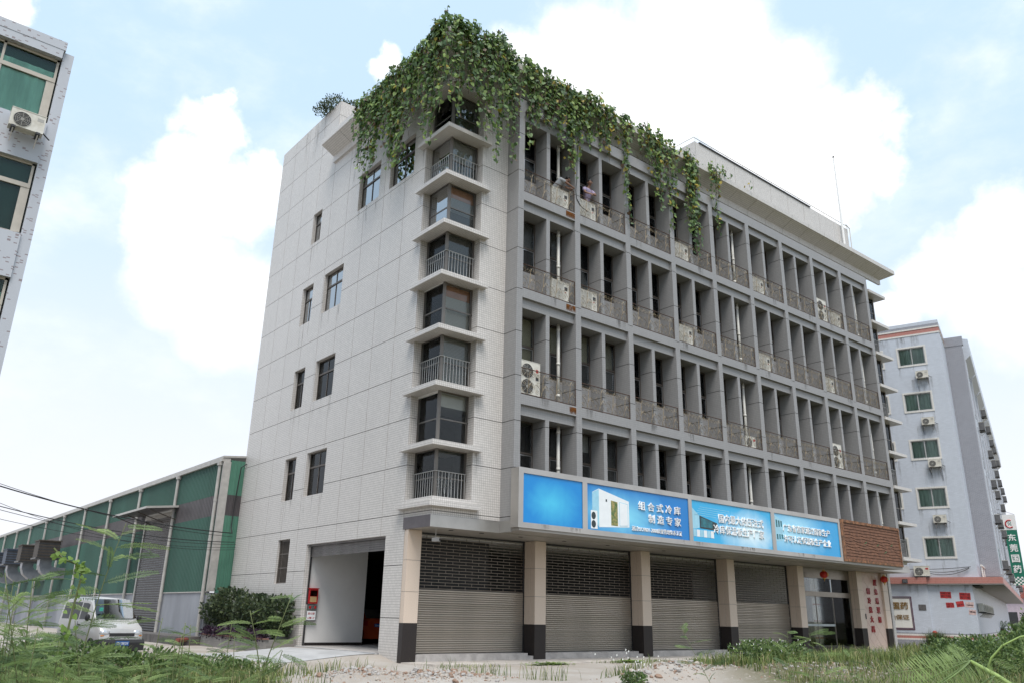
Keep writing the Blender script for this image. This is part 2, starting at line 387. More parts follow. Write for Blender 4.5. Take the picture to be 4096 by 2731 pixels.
m_ = MB().tube([(34.08,.55,25.0),(34.08,.55,27.9),(33.6,.55,28.05)], .035, 6); m_.tube([(33.7,.4,25.0),(33.7,.4,25.75),(33.62,.4,25.88),(33.45,.4,25.88)], .075, 8)
m_.build('vent_pipe', pvc_m, bld)
# ---- cornice: sloped soffit with panels 1.8 long, mitred at the corner
PROF = [(.0,23.98),(.12,24.0),(.12,24.34),(.145,24.36),(.85,24.74),(.85,25.02),(.0,25.02)]
PROFI = [(d-.03 if d > .1 else d, z+(.02 if i < 5 else -.02)) for i, (d, z) in enumerate(PROF)]
def sweep(side, a, b, prof, ma=0, mb_=0):
    # side 'F': runs along x at y=-d ; 'L': runs along y at x=-d ; ma/mb: mitre sign at the two ends
    n = len(prof); A = []; B = []
    for d, z in prof:
        if side == 'F': A.append((a-d*ma, -d, z)); B.append((b+d*mb_, -d, z))
        else: A.append((-d, a-d*ma, z)); B.append((-d, b+d*mb_, z))
    fs = [tuple(range(n)), tuple(range(2*n-1, n-1, -1))]+[(i, i+n, (i+1) % n+n, (i+1) % n) for i in range(n)]
    return MB().add(A+B, fs)
cf = sweep('F', 0, 36, PROFI, 1, 1); c2_ = sweep('L', 0, YT-.05, PROFI, 1, 0); cf.add(c2_.v, c2_.f)
cor = cf.build('cornice', joint_m, bld)
e = [0]+[1.0+1.79*i for i in range(0, 20)]+[36]; e = [q for q in e if q <= 36]
for i, (a, b) in enumerate(zip(e, e[1:])):
    if b-a < .3: continue
    sweep('F', a+(GAP if i else 0), b-(GAP if b < 35.9 else 0), PROF, 1 if i == 0 else 0, 1 if b > 35.9 else 0).build('cornice_panel', white_tile, cor)
e = [0, 1.54, 3.336, 5.136, 6.936, 8.736, YT-.03]
for i, (a, b) in enumerate(zip(e, e[1:])): sweep('L', a+(GAP if i else 0), b-GAP, PROF, 1 if i == 0 else 0, 0).build('cornice_panel', white_tile, cor)

# ---- grey grid
PX = [(3.06, 3.37)]+[(6.33+3.264*i, 6.64+3.264*i) for i in range(9)]
zs = [5.12]+[ZJ(k) for k in range(0, 10)]+[23.35]
zs = [z for i, z in enumerate(zs) if i == 0 or z-zs[i-1] > .2]
def seg_me(w, y0, y1, h, nm): return MB().box(0, w, y0, y1, 0, h).build(nm, grey_tile)
seg_cache = {}
def stack(nm, x0, x1, y0, y1, zl):
    core = MB().box(x0+.028, x1-.028, y0+.028, y1, zl[0], zl[-1]-.03).build(nm, joint_g, bld)
    for c, d in zip(zl, zl[1:]): MB().box(x0, x1, y0, y1, c+GAP, d-(GAP if d < zl[-1] else 0)).build('segment', grey_tile, core)
for x0, x1 in PX: stack('pilaster', x0, x1, -.75, -.001 if x0 < 4 else .12, zs)
win_fr = {}
def frame_mesh(w, h, tr, mull, t=.055, d=.07, mat=None):
    m = MB().box(0, w, 0, d, 0, t).box(0, w, 0, d, h-t, h).box(0, t, 0, d, t, h-t).box(w-t, w, 0, d, t, h-t)
    if tr: m.box(t, w-t, -.012, d, tr-.04, tr+.04)
    for q in mull: m.box(q-.022, q+.022, .004, d-.004, t, (tr-.04) if tr else h-t)
    o = m.build('window', mat or brown_al); me = o.data; bpy.data.objects.remove(o); return me
def mesh_of(mb, m, nm='part', smooth=False):
    o = mb.build(nm, m, None, smooth); me = o.data; bpy.data.objects.remove(o); return me
OW = 1.38; OH = 2.395
fr_me = frame_mesh(OW, OH, 1.12, [OW/2], .06, .08)
sash_me = mesh_of(MB().box(OW/2+.03, OW/2+.045, -.004, .01, .07, 1.06).box(OW-.085, OW-.066, -.006, .02, .07, 1.06).box(OW/2+.046, OW-.087, -.004, .01, 1.03, 1.05), steel_m)
pn_lo = mesh_of(MB().box(.062, OW-.062, .035, .043, .062, 1.078), glass_m)
pn_hi = mesh_of(MB().box(.062, OW-.062, .035, .043, 1.162, OH-.062), glass_m)
rnd = random.Random(5)
BL = [[blind_g], [blind_b], [blind_d, blind_g], [blind_g, blind_g]]
bl_cache = {}
def blind(me_h, m, w=OW):
    k = (round(me_h, 2), m.name, w)
    if k not in bl_cache: bl_cache[k] = mesh_of(MB().box(.07, w-.07, .12, .13, -me_h, 0), m)
    return bl_cache[k]
beam_tile = grey_tile
for b_ in range(9):
    x0 = PX[b_][1]; x1 = PX[b_+1][0]; xm = (x0+x1)/2; f0, f1 = xm-.1, xm+.1
    fz = [5.12]+[z for z in zs[1:]]
    for zt in FL[1:]+[23.35]:
        t1 = .55 if zt > 23 else .40
        MB().box(x0, x1, -.75, .119, zt-t1, zt-.001 if zt < 23 else zt).box(x0, x1, -.62, .119, zt-t1-.40, zt-t1-.001).build('beam', grey_tile, bld)
    for r_, fl in enumerate(FL):
        top = (FL+[23.35])[r_+1]-(.80 if r_ < 3 else .95)
        # fin, split at the joints that fall on it
        zl = [fl]+[z for z in zs if fl+.15 < z < top-.15]+[top]
        core = MB().box(f0+.028, f1-.028, -.592, .12, fl, top).build('fin', joint_g, bld)
        for c, d in zip(zl, zl[1:]): MB().box(f0, f1, -.62, .12, c+(GAP if c > fl else 0), d-(GAP if d < top else 0)).build('segment', grey_tile, core)
        for j, (wx0, wx1) in enumerate(((x0, f0), (f1, x1))):
            MB().box(wx0, wx1, .10, .20, fl, fl+1.2).build('sill_wall', grey_tile, bld)
            h = top-(fl+1.2); sc = (wx1-wx0)/OW
            wo = inst('window', fr_me, bld, (wx0, .12, fl+1.2), (0,0,0), (sc, 1, h/OH))
            inst('pane', pn_lo, wo); inst('pane', pn_hi, wo); inst('sash_trim', sash_me, wo)
            if r_ == 0:
                if rnd.random() < .25: inst('blind', blind(.7, blind_g), wo, (0, 0, OH-.06))
            else:
                m = rnd.choice(BL[r_]); hh = {1: rnd.choice([1.2, 1.22, 1.25, 1.9, 2.2]), 2: rnd.choice([1.2, 1.3, 1.8, .6]), 3: rnd.choice([1.2, 2.1, 1.25, 1.6])}[r_]
                if r_ == 3 and b_ == 2: m = blind_p; hh = 2.25
                if r_ == 3 and b_ == 1: hh = .9
                inst('blind', blind(hh, m), wo, (0, 0, OH-.06))
    if b_ == 0:
        for zt in FL[1:]: box('rust_patch', rust_m, bld, 5.78 if zt > 14 else 5.95, 6.32, -.7545, -.7505, zt-.36, zt-.06)
    if b_ in (0, 4, 8):
        px_ = x1-.43; m = MB()
        for r_, fl in enumerate(FL):
            top = (FL+[23.35])[r_+1]-(.80 if r_ < 3 else .95)
            m.cyl((px_, -.12, fl), (px_, -.12, top), .072, 12); 
            for q in (.12, .5, .92): m.cyl((px_, -.12, fl+(top-fl)*q), (px_, -.12, fl+(top-fl)*q+.12), .084, 12)
        m.build('downpipe', pvc_m, bld, True)

# ---- balcony railings with brass scrollwork
def spiral(cx, cz, r0, a0, turns, sgn, n=14):
    return [(cx+r0*(1-.82*i/n)*math.cos(a0+sgn*turns*2*math.pi*i/n), cz+r0*(1-.82*i/n)*math.sin(a0+sgn*turns*2*math.pi*i/n)) for i in range(n+1)]
LR = 2.954; rl = MB().tube([(0,0,1.06),(LR,0,1.06)], .019, 6).tube([(0,0,.03),(LR,0,.03)], .017, 6).box(.0, .02, -.012, .012, .0, 1.08).box(LR-.02, LR, -.012, .012, 0, 1.08)
rail_me = mesh_of(rl, iron_m, 'railing')
sw = MB(); rr = random.Random(2)
def P3(pts): return [(x, 0, z) for x, z in pts]
def bez(p0, p1, p2, n=10): return [((1-t)**2*p0[0]+2*t*(1-t)*p1[0]+t*t*p2[0], (1-t)**2*p0[1]+2*t*(1-t)*p1[1]+t*t*p2[1]) for t in [i/n for i in range(n+1)]]
RS = .0085
for i in range(4):
    o = .02+i*LR/4; wd = LR/4; fx = lambda q: o+q*wd
    sw.tube(P3(bez((fx(.42), .06), (fx(.62), .45), (fx(.60), .98), 9)), RS, 4)
    sw.tube(P3(bez((fx(.52), .35), (fx(.55), 1.10), (fx(.86), .98), 9)), RS, 4)
    sw.tube(P3(bez((fx(.55), .30), (fx(.80), .80), (fx(.98), .30), 9)), RS, 4)
    sw.tube(P3(bez((fx(.0), .48), (fx(.30), .52), (fx(.52), .06), 9)), RS, 4)
    for cx, cz, r0, a0, tn, sg in ((.16,.86,.12,1.2,1.4,1),(.40,.86,.10,2.0,1.3,-1),(.84,.86,.11,1.2,1.3,-1),(.24,.50,.11,0,1.3,1),(.82,.42,.10,3,1.3,-1),(.72,.14,.09,2.5,1.3,-1),(.16,.18,.10,.5,1.3,1)):
        sw.tube(P3(spiral(fx(cx), cz, r0, a0, tn, sg)), RS*.92, 4, 0, False)
    for cx, cz in ((.56,.33),(.44,.10),(.21,.90),(.81,.90),(.55,.62)): sw.ell((fx(cx), 0, cz), .018, .016, .022, 6, 4)
scr_me = mesh_of(sw, brass_m, 'scrollwork')
for r_ in (1, 2, 3):
    for b_ in range(9):
        ro = inst('railing', rail_me, bld, (PX[b_][1]+.003, -.70, FL[r_]+.02), (0,0,0), ((PX[b_+1][0]-PX[b_][1]-.006)/LR, 1, 1))
        inst('scrollwork', scr_me, ro)

# ---- projecting corner window stack
ST = [5.72]+[7.86+2.177*k for k in range(8)]
slab_poly = [(-.25,-.25),(2.0,-.25),(2.0,-.001),(1.704,-.001),(1.704,1.774),(-.001,1.774),(-.001,2.05),(-.25,2.05)]
def stack_side(fx):
    for k, z in enumerate(ST):
        po = [(fx(x), y) for x, y in slab_poly]
        MB().prism(po, 'z', z-.18, z).build('corner_slab', white_tile, bld)
    for k in range(8):
        z0 = ST[k]+.001; z1 = ST[k+1]-.181; h = z1-z0
        rail = k % 2 == 0
        t_ = .05; tr = z0+h*.47
        fr = MB(); bx = lambda x0, x1, *a: fr.box(min(fx(x0), fx(x1)), max(fx(x0), fx(x1)), *a)
        bx(.31, .41, .33, .43, z0, z1)
        for za, zb in ((z0, z0+t_), (z1-t_, z1), (tr-.025, tr+.025)):
            bx(.41, 1.705, .36, .41, za, zb); bx(.33, .38, .43, 1.775, za, zb)
        bx(1.655, 1.705, .36, .41, z0+t_, z1-t_); bx(.33, .38, 1.725, 1.775, z0+t_, z1-t_)
        bx(1.60, 1.62, .365, .385, z0+t_, z1-t_); bx(.335, .355, 1.66, 1.68, z0+t_, z1-t_)
        wo = fr.build('window', pm_frame, bld)
        pa = MB(); pa.box(min(fx(.41), fx(1.655)), max(fx(.41), fx(1.655)), .38, .386, z0+t_, z1-t_); pa.build('pane', glass_m, wo)
        pa = MB(); pa.box(min(fx(.35), fx(.356)), max(fx(.35), fx(.356)), .43, 1.725, z0+t_, z1-t_); pa.build('pane', glass_s if k in (5, 6) else glass_m, wo)
        if rail:
            rb = MB(); zt = z0+h*.58; rx = lambda x: fx(x)
            for zz in (zt, z0+.10):
                rb.tube([(fx(.28), .30, zz), (fx(1.70), .30, zz)], .016, 6); rb.tube([(fx(.28), .30, zz), (fx(.28), 1.77, zz)], .016, 6)
            for i in range(1, 10):
                q = .30+i*.145
                if q < 1.68: rb.tube([(fx(q), .30, z0), (fx(q), .30, zt)], .012, 5); rb.tube([(fx(.28), .30+i*.15, z0), (fx(.28), .30+i*.15, zt)], .012, 5)
            rb.build('guard_rail', rail_w, wo)
        def bl(m, za, zb, side):
            q = MB()
            if side in 'rb': q.box(min(fx(.50), fx(1.69)), max(fx(.50), fx(1.69)), .53, .54, za, zb)
            if side in 'lb': q.box(min(fx(.505), fx(.515)), max(fx(.505), fx(.515)), .545, 1.76, za, zb)
            q.build('blind', m, wo)
        if k == 1: bl(blind_w2, z1-.55, z1, 'b')
        if k == 2: bl(blind_g, z0, z1, 'r'); bl(blind_d, z0, z0+.5*h, 'l')
        if k == 3: bl(blind_o, z1-.5, z1, 'b'); bl(blind_w, z0+.05, z1-.505, 'r'); bl(blind_g, z0, z0+h*.5, 'l')
        if k == 4: bl(blind_d, z0, z1, 'b')
        if k == 5: bl(blind_o, z1-.5, z1, 'b'); bl(blind_g, z0+h*.42, z1-.505, 'r'); bl(blind_d, z0, z0+h*.42, 'r')
        if k == 6: bl(blind_g, z0+h*.5, z1, 'r'); bl(blind_d, z0, z0+h*.5, 'r'); bl(blind_d, z0+h*.4, z1, 'l')
        if k == 7: bl(blind_d, z0, z1, 'b')
rail_w = pm('pale_steel_rail', (.46,.455,.44), .35, .3, var=.05)
pm_frame = pm('taupe_aluminium', (.16,.145,.13), .42, .35)
blind_w2 = pm('white_roller_blind', (.80,.80,.74), .7, var=.04)
stack_side(lambda x: x)
stack_side(lambda x: 36-x)
# stacked steel chair frames behind the lowest corner window
chm = MB(); rr = random.Random(8)
for i in range(9):
    x = .62+.11*i; y = .75+rr.uniform(0, .35); t1 = rr.uniform(-.18, .18)
    chm.tube([(x, y, 5.75), (x+t1, y+.05, 6.65+rr.uniform(0, .3))], .017, 6)
for i in range(4): chm.tube([(.62, .72+.05*i, 6.35+.13*i), (1.45, .75+.05*i, 6.38+.12*i)], .015, 6)
tag(chm.build('stacked_chair_frames', steel_m), 'bundle of steel chair frames behind the lowest corner window', 'chair frames')

# ---- left wall windows
WIN_LIT = pm('pale_room_wall', (.40,.39,.37), .9)
ply_m = pm('plywood_board', (.38,.20,.09), .7, var=.2, sc=5)
for i, (y0, y1, z0, z1, kd, fl) in enumerate(LWIN):
    w_ = y1-y0-.03; h = z1-z0-.03
    me = frame_mesh(w_, h, h*.66, [w_/2], .05, .06)
    up = MB().box(w_/2-.02, w_/2+.02, .004, .056, h*.66+.04, h-.05) if kd == 'b' else None
    wo = inst('window', me, bld, (.17, y1-.015, z0+.015), (0, 0, -math.pi/2))
    if up: inst('mullion', mesh_of(up, brown_al), wo)
    gm = {1: glass_d, 2: glass_s, 3: glass_s}[fl]
    inst('pane', mesh_of(MB().box(.052, w_-.052, .03, .036, .052, h*.66-.042), gm), wo)
    inst('pane', mesh_of(MB().box(.052, w_-.052, .03, .036, h*.66+.042, h-.052), gm), wo)
    if fl == 3 or (fl == 1 and z0 > 10): inst('blind', mesh_of(MB().box(.06, w_-.06, .14, .15, .05, h-.05), blind_w if fl == 3 else WIN_LIT), wo)
m_ = MB(); n = 20
pts = [(9.45+.66*math.cos(math.pi*i/n), 6.86+1.0*math.sin(math.pi*i/n)) for i in range(n+1)]
m_.prism(pts, 'x', .42, .45); m_.build('leaning_board', ply_m, bld)
# barred ground floor window
wo = MB().box(.10, .14, 11.27, 12.48, 3.13, 3.18).box(.10, .14, 11.27, 12.48, 4.97, 5.02).box(.10, .14, 11.27, 11.32, 3.18, 4.97).box(.10, .14, 12.43, 12.48, 3.18, 4.97).build('window', brown_al, bld)
for i in range(9): MB().cyl((.12, 11.37+.127*i, 3.15), (.12, 11.37+.127*i, 5.0), .02, 6).build('bar', brown_al, wo)
MB().box(.10, .15, 11.32, 12.43, 3.77, 3.82).box(.10, .15, 11.32, 12.43, 4.38, 4.43).build('cross_bar', brown_al, wo)
MB().box(.27, .28, 11.26, 12.49, 3.12, 5.03).build('pane', dark_int, wo)  # opaque dark sheet, stands in for the unlit room behind the bars

# ---- ground floor: garage
rib_m = pm('grey_shutter_steel', (.16,.15,.145), .5, .6, var=.25, sc=1.5)
gs = MB().box(.10, .15, 2.97, 9.48, 4.62, 4.69).build('garage_shutter', rib_m, bld)
sl_me = mesh_of(MB().prism([(0,0),(.035,.012),(.04,.035),(.03,.06),(0,.072)], 'y', 0, 6.5), rib_m)
for i in range(6): inst('slat', sl_me, gs, (.215, 2.98, 4.19+i*.083))
m_ = MB().box(.3, 3.05, 9.52, 9.75, .5, 4.8); m_.build('garage_inner_wall', plaster_m, bld)
box('skirting', granite_k, bld, .3, 3.055, 9.505, 9.518, .6, .72)
box('door_track', dark_al, bld, .2, .26, 9.42, 9.49, .6, 4.6)
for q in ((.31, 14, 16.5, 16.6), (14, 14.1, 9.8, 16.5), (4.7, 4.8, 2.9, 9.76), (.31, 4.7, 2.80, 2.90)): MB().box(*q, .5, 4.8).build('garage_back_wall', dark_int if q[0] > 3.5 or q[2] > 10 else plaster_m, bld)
MB().box(.305, 14, 2.3, 16.6, 4.8, 4.9).build('garage_ceiling', room_m, bld)
MB().box(0.0, 14, 2.9, 16.6, .3, .6).build('garage_floor', conc_m, bld)
# ---- shops behind the rolling shutters
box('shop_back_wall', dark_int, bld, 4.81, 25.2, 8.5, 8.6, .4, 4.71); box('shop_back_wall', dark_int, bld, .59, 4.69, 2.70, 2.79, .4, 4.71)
box('shop_ceiling', plaster_m, bld, 4.81, 35.5, 2.15, 8.6, 4.72, 4.79); box('shop_ceiling', plaster_m, bld, .59, 4.8, 2.15, 2.79, 4.72, 4.79)
box('shop_floor', conc_m, bld, 4.81, 35.5, 1.45, 8.6, .2, .50)
MB().box(24.9, 25.1, 2.1, 8.5, .5, 4.72).build('shop_partition', plaster_m, bld)
CX = [0.0, 6.05, 12.38, 18.70, 24.95, 31.20, 34.22]
shut_m = pm('galvanised_slat', (.48,.43,.37), .33, .6, var=.2, sc=1.2)
gril_m = pm('grille_bar', (.22,.19,.16), .45, .6)
for i, x in enumerate(CX):
    co = MB().box(x+.02, x+.56, 1.42, 2.04, G-.1, 4.835).build('column', joint_m, bld)
    MB().box(x-.004, x+.584, 1.396, 2.05 if i else 1.66, G-.1, 1.64).build('plinth_stone', granite_k, co)
    for c, d in ((1.64, 2.69), (2.69, 3.77), (3.77, 4.838)):
        m = MB().box(x, x+.58, 1.40, 1.545, c+.006, d-.006)
        for ya, yb in ((1.557, 1.69), (1.702, 2.045 if i else 1.66)):
            if yb > ya: m.box(x+(.012 if ya < 1.6 else 0), x+.58, ya, yb, c+.006, d-.006)
        m.build('cladding_stone', granite_m, co)
for i in range(4):
    xa = CX[i]+.585; xb = CX[i+1]-.005; wd = xb-xa
    so = MB().box(xa, xb, 2.06, 2.14, 4.78, 4.84).build('rolling_shutter', dark_al, bld)
    for q in ((xa, xa+.05), (xb-.05, xb)): MB().box(*q, 2.06, 2.13, .6, 4.78).build('guide_rail', dark_al, so)
    me = mesh_of(MB().prism([(0,0),(-.018,.006),(-.034,.024),(-.034,.048),(-.014,.070),(0,.0755)], 'x', 0, 1), shut_m)
    for k in range(28): inst('slat', me, so, (xa+.05, 2.095+rnd.uniform(-.005, .005), .615+k*.0788), (rnd.uniform(-.05, .05), 0, rnd.uniform(-.0012, .0012)), (wd-.10, 1, 1))
    g_ = MB()
    for k in range(18):
        z = 2.84+k*.112; g_.box(xa+.05, xb-.05, 2.085, 2.10, z, z+.022)
        n = int(wd/.62)
        for q in range(n+1):
            x = xa+.05+(q+(.5 if k % 2 else 0))*.62
            if x < xb-.06: g_.box(x, x+.018, 2.088, 2.098, z+.022, z+.112)
    g_.build('open_grille', gril_m, so)
    box('threshold', conc_m, bld, xa-.01, xb-.28, 1.46, 2.13, G-.08, .60)
# canopy soffit and metal fascia
MB().box(.04, 34.9, 0, 2.12, 4.845, 5.24).box(3.05, 31.75, -1.15, 0, 4.875, 5.2).build('canopy', cream_al, bld)
m_ = MB().box(-.02, 0, .0, 1.75, 4.84, 5.255)
m_.build('fascia', fascia_d, bld)
for q in ((-.02, 3.05, -.02, -.0005), (3.03, 3.05, -.74, -.0205), (31.75, 35.0, -.02, -.0005)): MB().box(*q, 4.838, 5.253).build('fascia', fascia_m, bld)
for x in (1.3, 2.7, 4.6, 6.9, 9.4, 13.0, 17.0, 21.0): MB().cyl((x, .6, 4.83), (x, .6, 4.846), .09, 14).build('downlight', dark_al, bld)
# entrance
door_glass = glass_mat('door_glass', (.78,.79,.78), .0, .02, 1.16)
door_fr = pm('door_frame_steel', (.30,.27,.235), .35, .7)
en = MB().box(25.54, 31.2, 1.86, 1.98, 3.30, 3.56).box(25.54, 25.60, 1.88, 1.96, .68, 4.84).box(31.1, 31.2, 1.88, 1.96, .68, 4.84).box(25.6, 31.1, 1.88, 1.96, 4.3, 4.84).build('entrance_front', door_fr, bld)
for a, b in ((25.6, 27.4), (27.4, 29.2), (29.2, 31.1)):
    MB().box(a+.02, b-.02, 1.91, 1.922, .70, 3.29).build('door_pane', door_glass, en); MB().box(a+.02, b-.02, 1.91, 1.922, 3.57, 4.29).build('transom_pane', door_glass, en)
    MB().box(a-.015, a+.015, 1.90, 1.935, .68, 3.3).build('door_stile', door_fr, en)
MB().box(25.6, 29.2, 1.900, 1.908, 1.72, 1.84).build('frosted_band', pm('frosted_film', (.42,.46,.46), .6), en)
MB().box(25.53, 31.2, 1.42, 2.4, G-.06, .66).build('entrance_step', granite_k, bld)
lob = pm('lobby_wall', (.72,.65,.53), .6); lobs = pm('orange_stripe', (.45,.13,.05), .6)
lw = MB().box(28.0, 31.1, 2.50, 2.56, .5, 4.7).build('lobby_wall', lob, bld)
for z in (1.05, 1.95, 2.85): box('stripe', lobs, lw, 28.0, 31.1, 2.485, 2.499, z, z+.09)
for x, z in ((30.3, 2.35), (30.7, 2.35)): box('red_notice', lobs, lw, x, x+.18, 2.47, 2.484, z, z+.16)
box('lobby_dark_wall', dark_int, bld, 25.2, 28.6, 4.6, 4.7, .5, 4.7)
# slogan wall
pink_m = pm('pink_granite', (.60,.46,.385), .35, var=.10, sc=40)
sw_ = MB().box(31.79, 34.21, 1.56, 1.9, G-.06, 4.84).build('slogan_wall', joint_m, bld)
# lozenge cladding stones
def lozenge(cx, cz, hw, hh):
    return [(cx-hw, cz), (cx, cz-hh), (cx+hw, cz), (cx, cz+hh)]
def clip(poly, x0, x1, z0, z1):
    def c1(P, f, g):
        o = []
        for i in range(len(P)):
            a, b = P[i-1], P[i]; fa, fb = f(a), f(b)
            if fa >= 0: o.append(a)
            if (fa >= 0) != (fb >= 0): t = fa/(fa-fb); o.append((a[0]+(b[0]-a[0])*t, a[1]+(b[1]-a[1])*t))
        return o
    for f in (lambda p: p[0]-x0, lambda p: x1-p[0], lambda p: p[1]-z0, lambda p: z1-p[1]):
        if poly: poly = c1(poly, f, None)
    return poly
for i in range(-1, 5):
    for j in range(-1, 9):
        for s_ in (0, .5):
            po = clip(lozenge(31.79+(i+s_)*.82, .3+(j+s_)*.82, .40, .40), 31.79, 34.21, G-.05, 4.84)
            if len(po) >= 3: MB().prism(po, 'y', 1.53, 1.559).build('lozenge_stone', pink_m, sw_)
red_l = pm('red_acrylic', (.30,.012,.016), .35)
for ch, x, z in zip('服务最理想', [33.30,33.33,33.36,33.38,33.40], [4.08,3.55,3.02,2.50,1.96]): lettering(ch, red_l, sw_, x, 1.53, z, .36, .36, .05, .02)
for ch, x, z in zip('制冷找大昌', [32.40,32.42,32.45,32.47,32.49], [3.56,3.02,2.50,1.97,1.42]): lettering(ch, red_l, sw_, x, 1.53, z, .36, .36, .05, .02)
box('call_box', dark_al, bld, 31.72, 31.786, 1.36, 1.394, 2.15, 2.45)

# rain streaks under sills and slab ends
rs_ = random.Random(9)
for y0, y1, z0, z1, kd, fl in LWIN:
    for q in (y0+.06, y1-.22, (y0+y1)/2): box('rain_streak', grime_m, bld, -.003, -.001, q, q+rs_.uniform(.10, .22), z0-rs_.uniform(.7, 1.5), z0-.01)
for k in range(1, 8):
    box('rain_streak', grime_m, bld, -.003, -.001, 1.80, 2.02, ST[k]-.18-rs_.uniform(.5, 1.2), ST[k]-.185); box('rain_streak', grime_m, bld, 1.73, 1.96, -.003, -.001, ST[k]-.18-rs_.uniform(.5, 1.1), ST[k]-.185)
for i in range(14): q = 2.2+rs_.random()*14; box('rain_streak', grime_m, bld, -.003, -.001, q, q+rs_.uniform(.15, .5), 24.0-rs_.uniform(1.2, 3.2) if q < 10.4 else 27.8-rs_.uniform(1.2, 3.5), 23.97 if q < 10.4 else 27.8)
for b_ in range(9):
    for r_ in (1, 2, 3):
        if rs_.random() < .75:
            x = PX[b_][1]+rs_.uniform(.1, 2.3); box('rain_streak', grime_k, bld, x, x+rs_.uniform(.2, .6), -.7535, -.7512, FL[r_]-.39, FL[r_]-.01)
for i in range(10): x = 3.3+rs_.random()*21.5; box('rain_streak', grime_k, bld, x, x+rs_.uniform(.2, .7), -1.2035, -1.2012, 4.975, 5.155)

# ================================================================== signboard above the shops
sign = thing('signboard', 'long lightbox signboard with four blue printed panels in a brushed steel frame', 'signboard', (2.96, -1.2, 4.97))
def S(mb): return mb.xf(Matrix.Translation((-2.96, 1.2, -4.97)))
sf_m = pm('brushed_sign_frame', (.50,.475,.445), .38, .75, var=.14, sc=.5)
SXP = [(3.19, 6.20), (6.46, 12.63), (12.87, 18.87), (19.17, 25.03)]
SZ0, SZ1, YS = 5.165, 6.945, -1.2
S(MB().box(2.96, 25.24, -1.15, -.755, 4.98, 7.14)).build('case', sf_m, sign)
for q in ((SZ1, 7.15), (4.97, SZ0)): S(MB().box(2.96, 25.24, YS, -1.15, *q)).build('frame_rail', sf_m, sign)
for a, b in ((2.96, 3.19), (6.20, 6.46), (12.63, 12.87), (18.87, 19.17), (25.03, 25.24)): S(MB().box(a, b, YS, -1.15, SZ0, SZ1)).build('frame_post', sf_m, sign)
def print_mat(name, cx, cz, w, h, c_in, c_out, sc=1.2, seed=0, hot=.5):
    m, t, b = new_mat(name); o = N('ShaderNodeTexCoord', t).outputs['Object']
    mp = N('ShaderNodeMapping', t); LK(o, mp.inputs[0], t); mp.inputs['Location'].default_value = (-cx/w, 0, -cz/h); mp.inputs['Scale'].default_value = (1/w, 0, 1/h)
    d = vmth('LENGTH', mp.outputs[0], None, t).outputs['Value']
    mp2 = N('ShaderNodeMapping', t); LK(o, mp2.inputs[0], t); mp2.inputs['Location'].default_value = (seed*7.3, seed, seed*3.1)
    nz = noise(mp2.outputs[0], sc, 5, .55, 1.2, t).outputs['Fac']
    f = mth('ADD', d, mth('MULTIPLY_ADD', nz, -hot, hot*.5, False, t), None, False, t)
    LK(ramp(f, [(.05, c_in), (.38, tuple((p+q)/2 for p, q in zip(c_in, c_out))), (.75, c_out)], t), b.inputs['Base Color'], t)
    b.inputs['Roughness'].default_value = .30
    return m
pr = [print_mat('blue_print_plain', 4.7-2.96, 1.0, 1.9, 1.3, (.06,.52,.78), (.003,.24,.62), 1.1, 1, .5),
      print_mat('blue_print_coldroom', 8.6-2.96, .9, 4.2, 1.6, (.22,.66,.86), (.006,.20,.56), .7, 2, .5),
      print_mat('blue_print_hall', 17.2-2.96, .8, 3.6, 1.6, (.72,.90,.97), (.03,.42,.75), .8, 3, .7),
      print_mat('blue_print_plant', 20.4-2.96, 1.2, 5.0, 2.0, (.42,.76,.92), (.015,.34,.68), .6, 4, .5)]
for (a, b), m in zip(SXP, pr): S(MB().box(a, b, -1.165, -1.151, SZ0, SZ1)).build('printed_panel', m, sign)
YP = -1.166
pw = pm('print_white', (.80,.83,.84), .35, var=.04); pw2 = pm('print_pale', (.33,.62,.76), .35, var=.1); pk = pm('print_dark', (.02,.035,.04), .35); pt = pm('print_teal', (.02,.16,.20), .35, var=.5, sc=3)
pveg = pm('print_vegetables', (.30,.22,.08), .4, var=.9, sc=9, c2=(.02,.12,.03)); lt_m = pm('white_letter', (.80,.80,.80), .35, var=.03); lt_s = pm('letter_side', (.45,.30,.32), .5)
def flat(name, pts, m, dy=0, par=sign):
    q = [(x, z) for x, z in pts]; mb = MB().prism(q, 'y', YP-dy-.002, YP-dy); return S(mb).build(name, m, par)
# cold room picture on the second panel
flat('printed_coldroom', [(6.75,5.62),(7.12,5.30),(8.85,5.42),(8.85,6.45),(7.12,6.80),(6.75,6.63)], pw)
flat('printed_coldroom_side', [(6.75,5.62),(7.12,5.30),(7.12,6.78),(6.75,6.62)], pw2, .003)
flat('printed_door', [(8.28,5.42),(8.78,5.46),(8.78,6.34),(8.28,6.38)], pw2, .003); flat('printed_door_leaf', [(8.30,5.44),(8.76,5.48),(8.76,6.32),(8.30,6.36)], pw, .006)
flat('printed_vegetables', [(7.80,5.42),(8.18,5.42),(8.18,6.36),(7.80,6.40)], pveg, .003); flat('printed_display', [(7.50,6.32),(7.58,6.32),(7.58,6.42),(7.50,6.42)], pk, .003)
flat('printed_condenser', [(6.66,5.22),(7.02,5.22),(7.02,5.92),(6.66,5.92)], pw, .006)
for z in (5.40, 5.72): flat('printed_fan', [(6.81+.12*math.cos(i*math.pi/8), z+.145*math.sin(i*math.pi/8)) for i in range(16)], pk, .009)
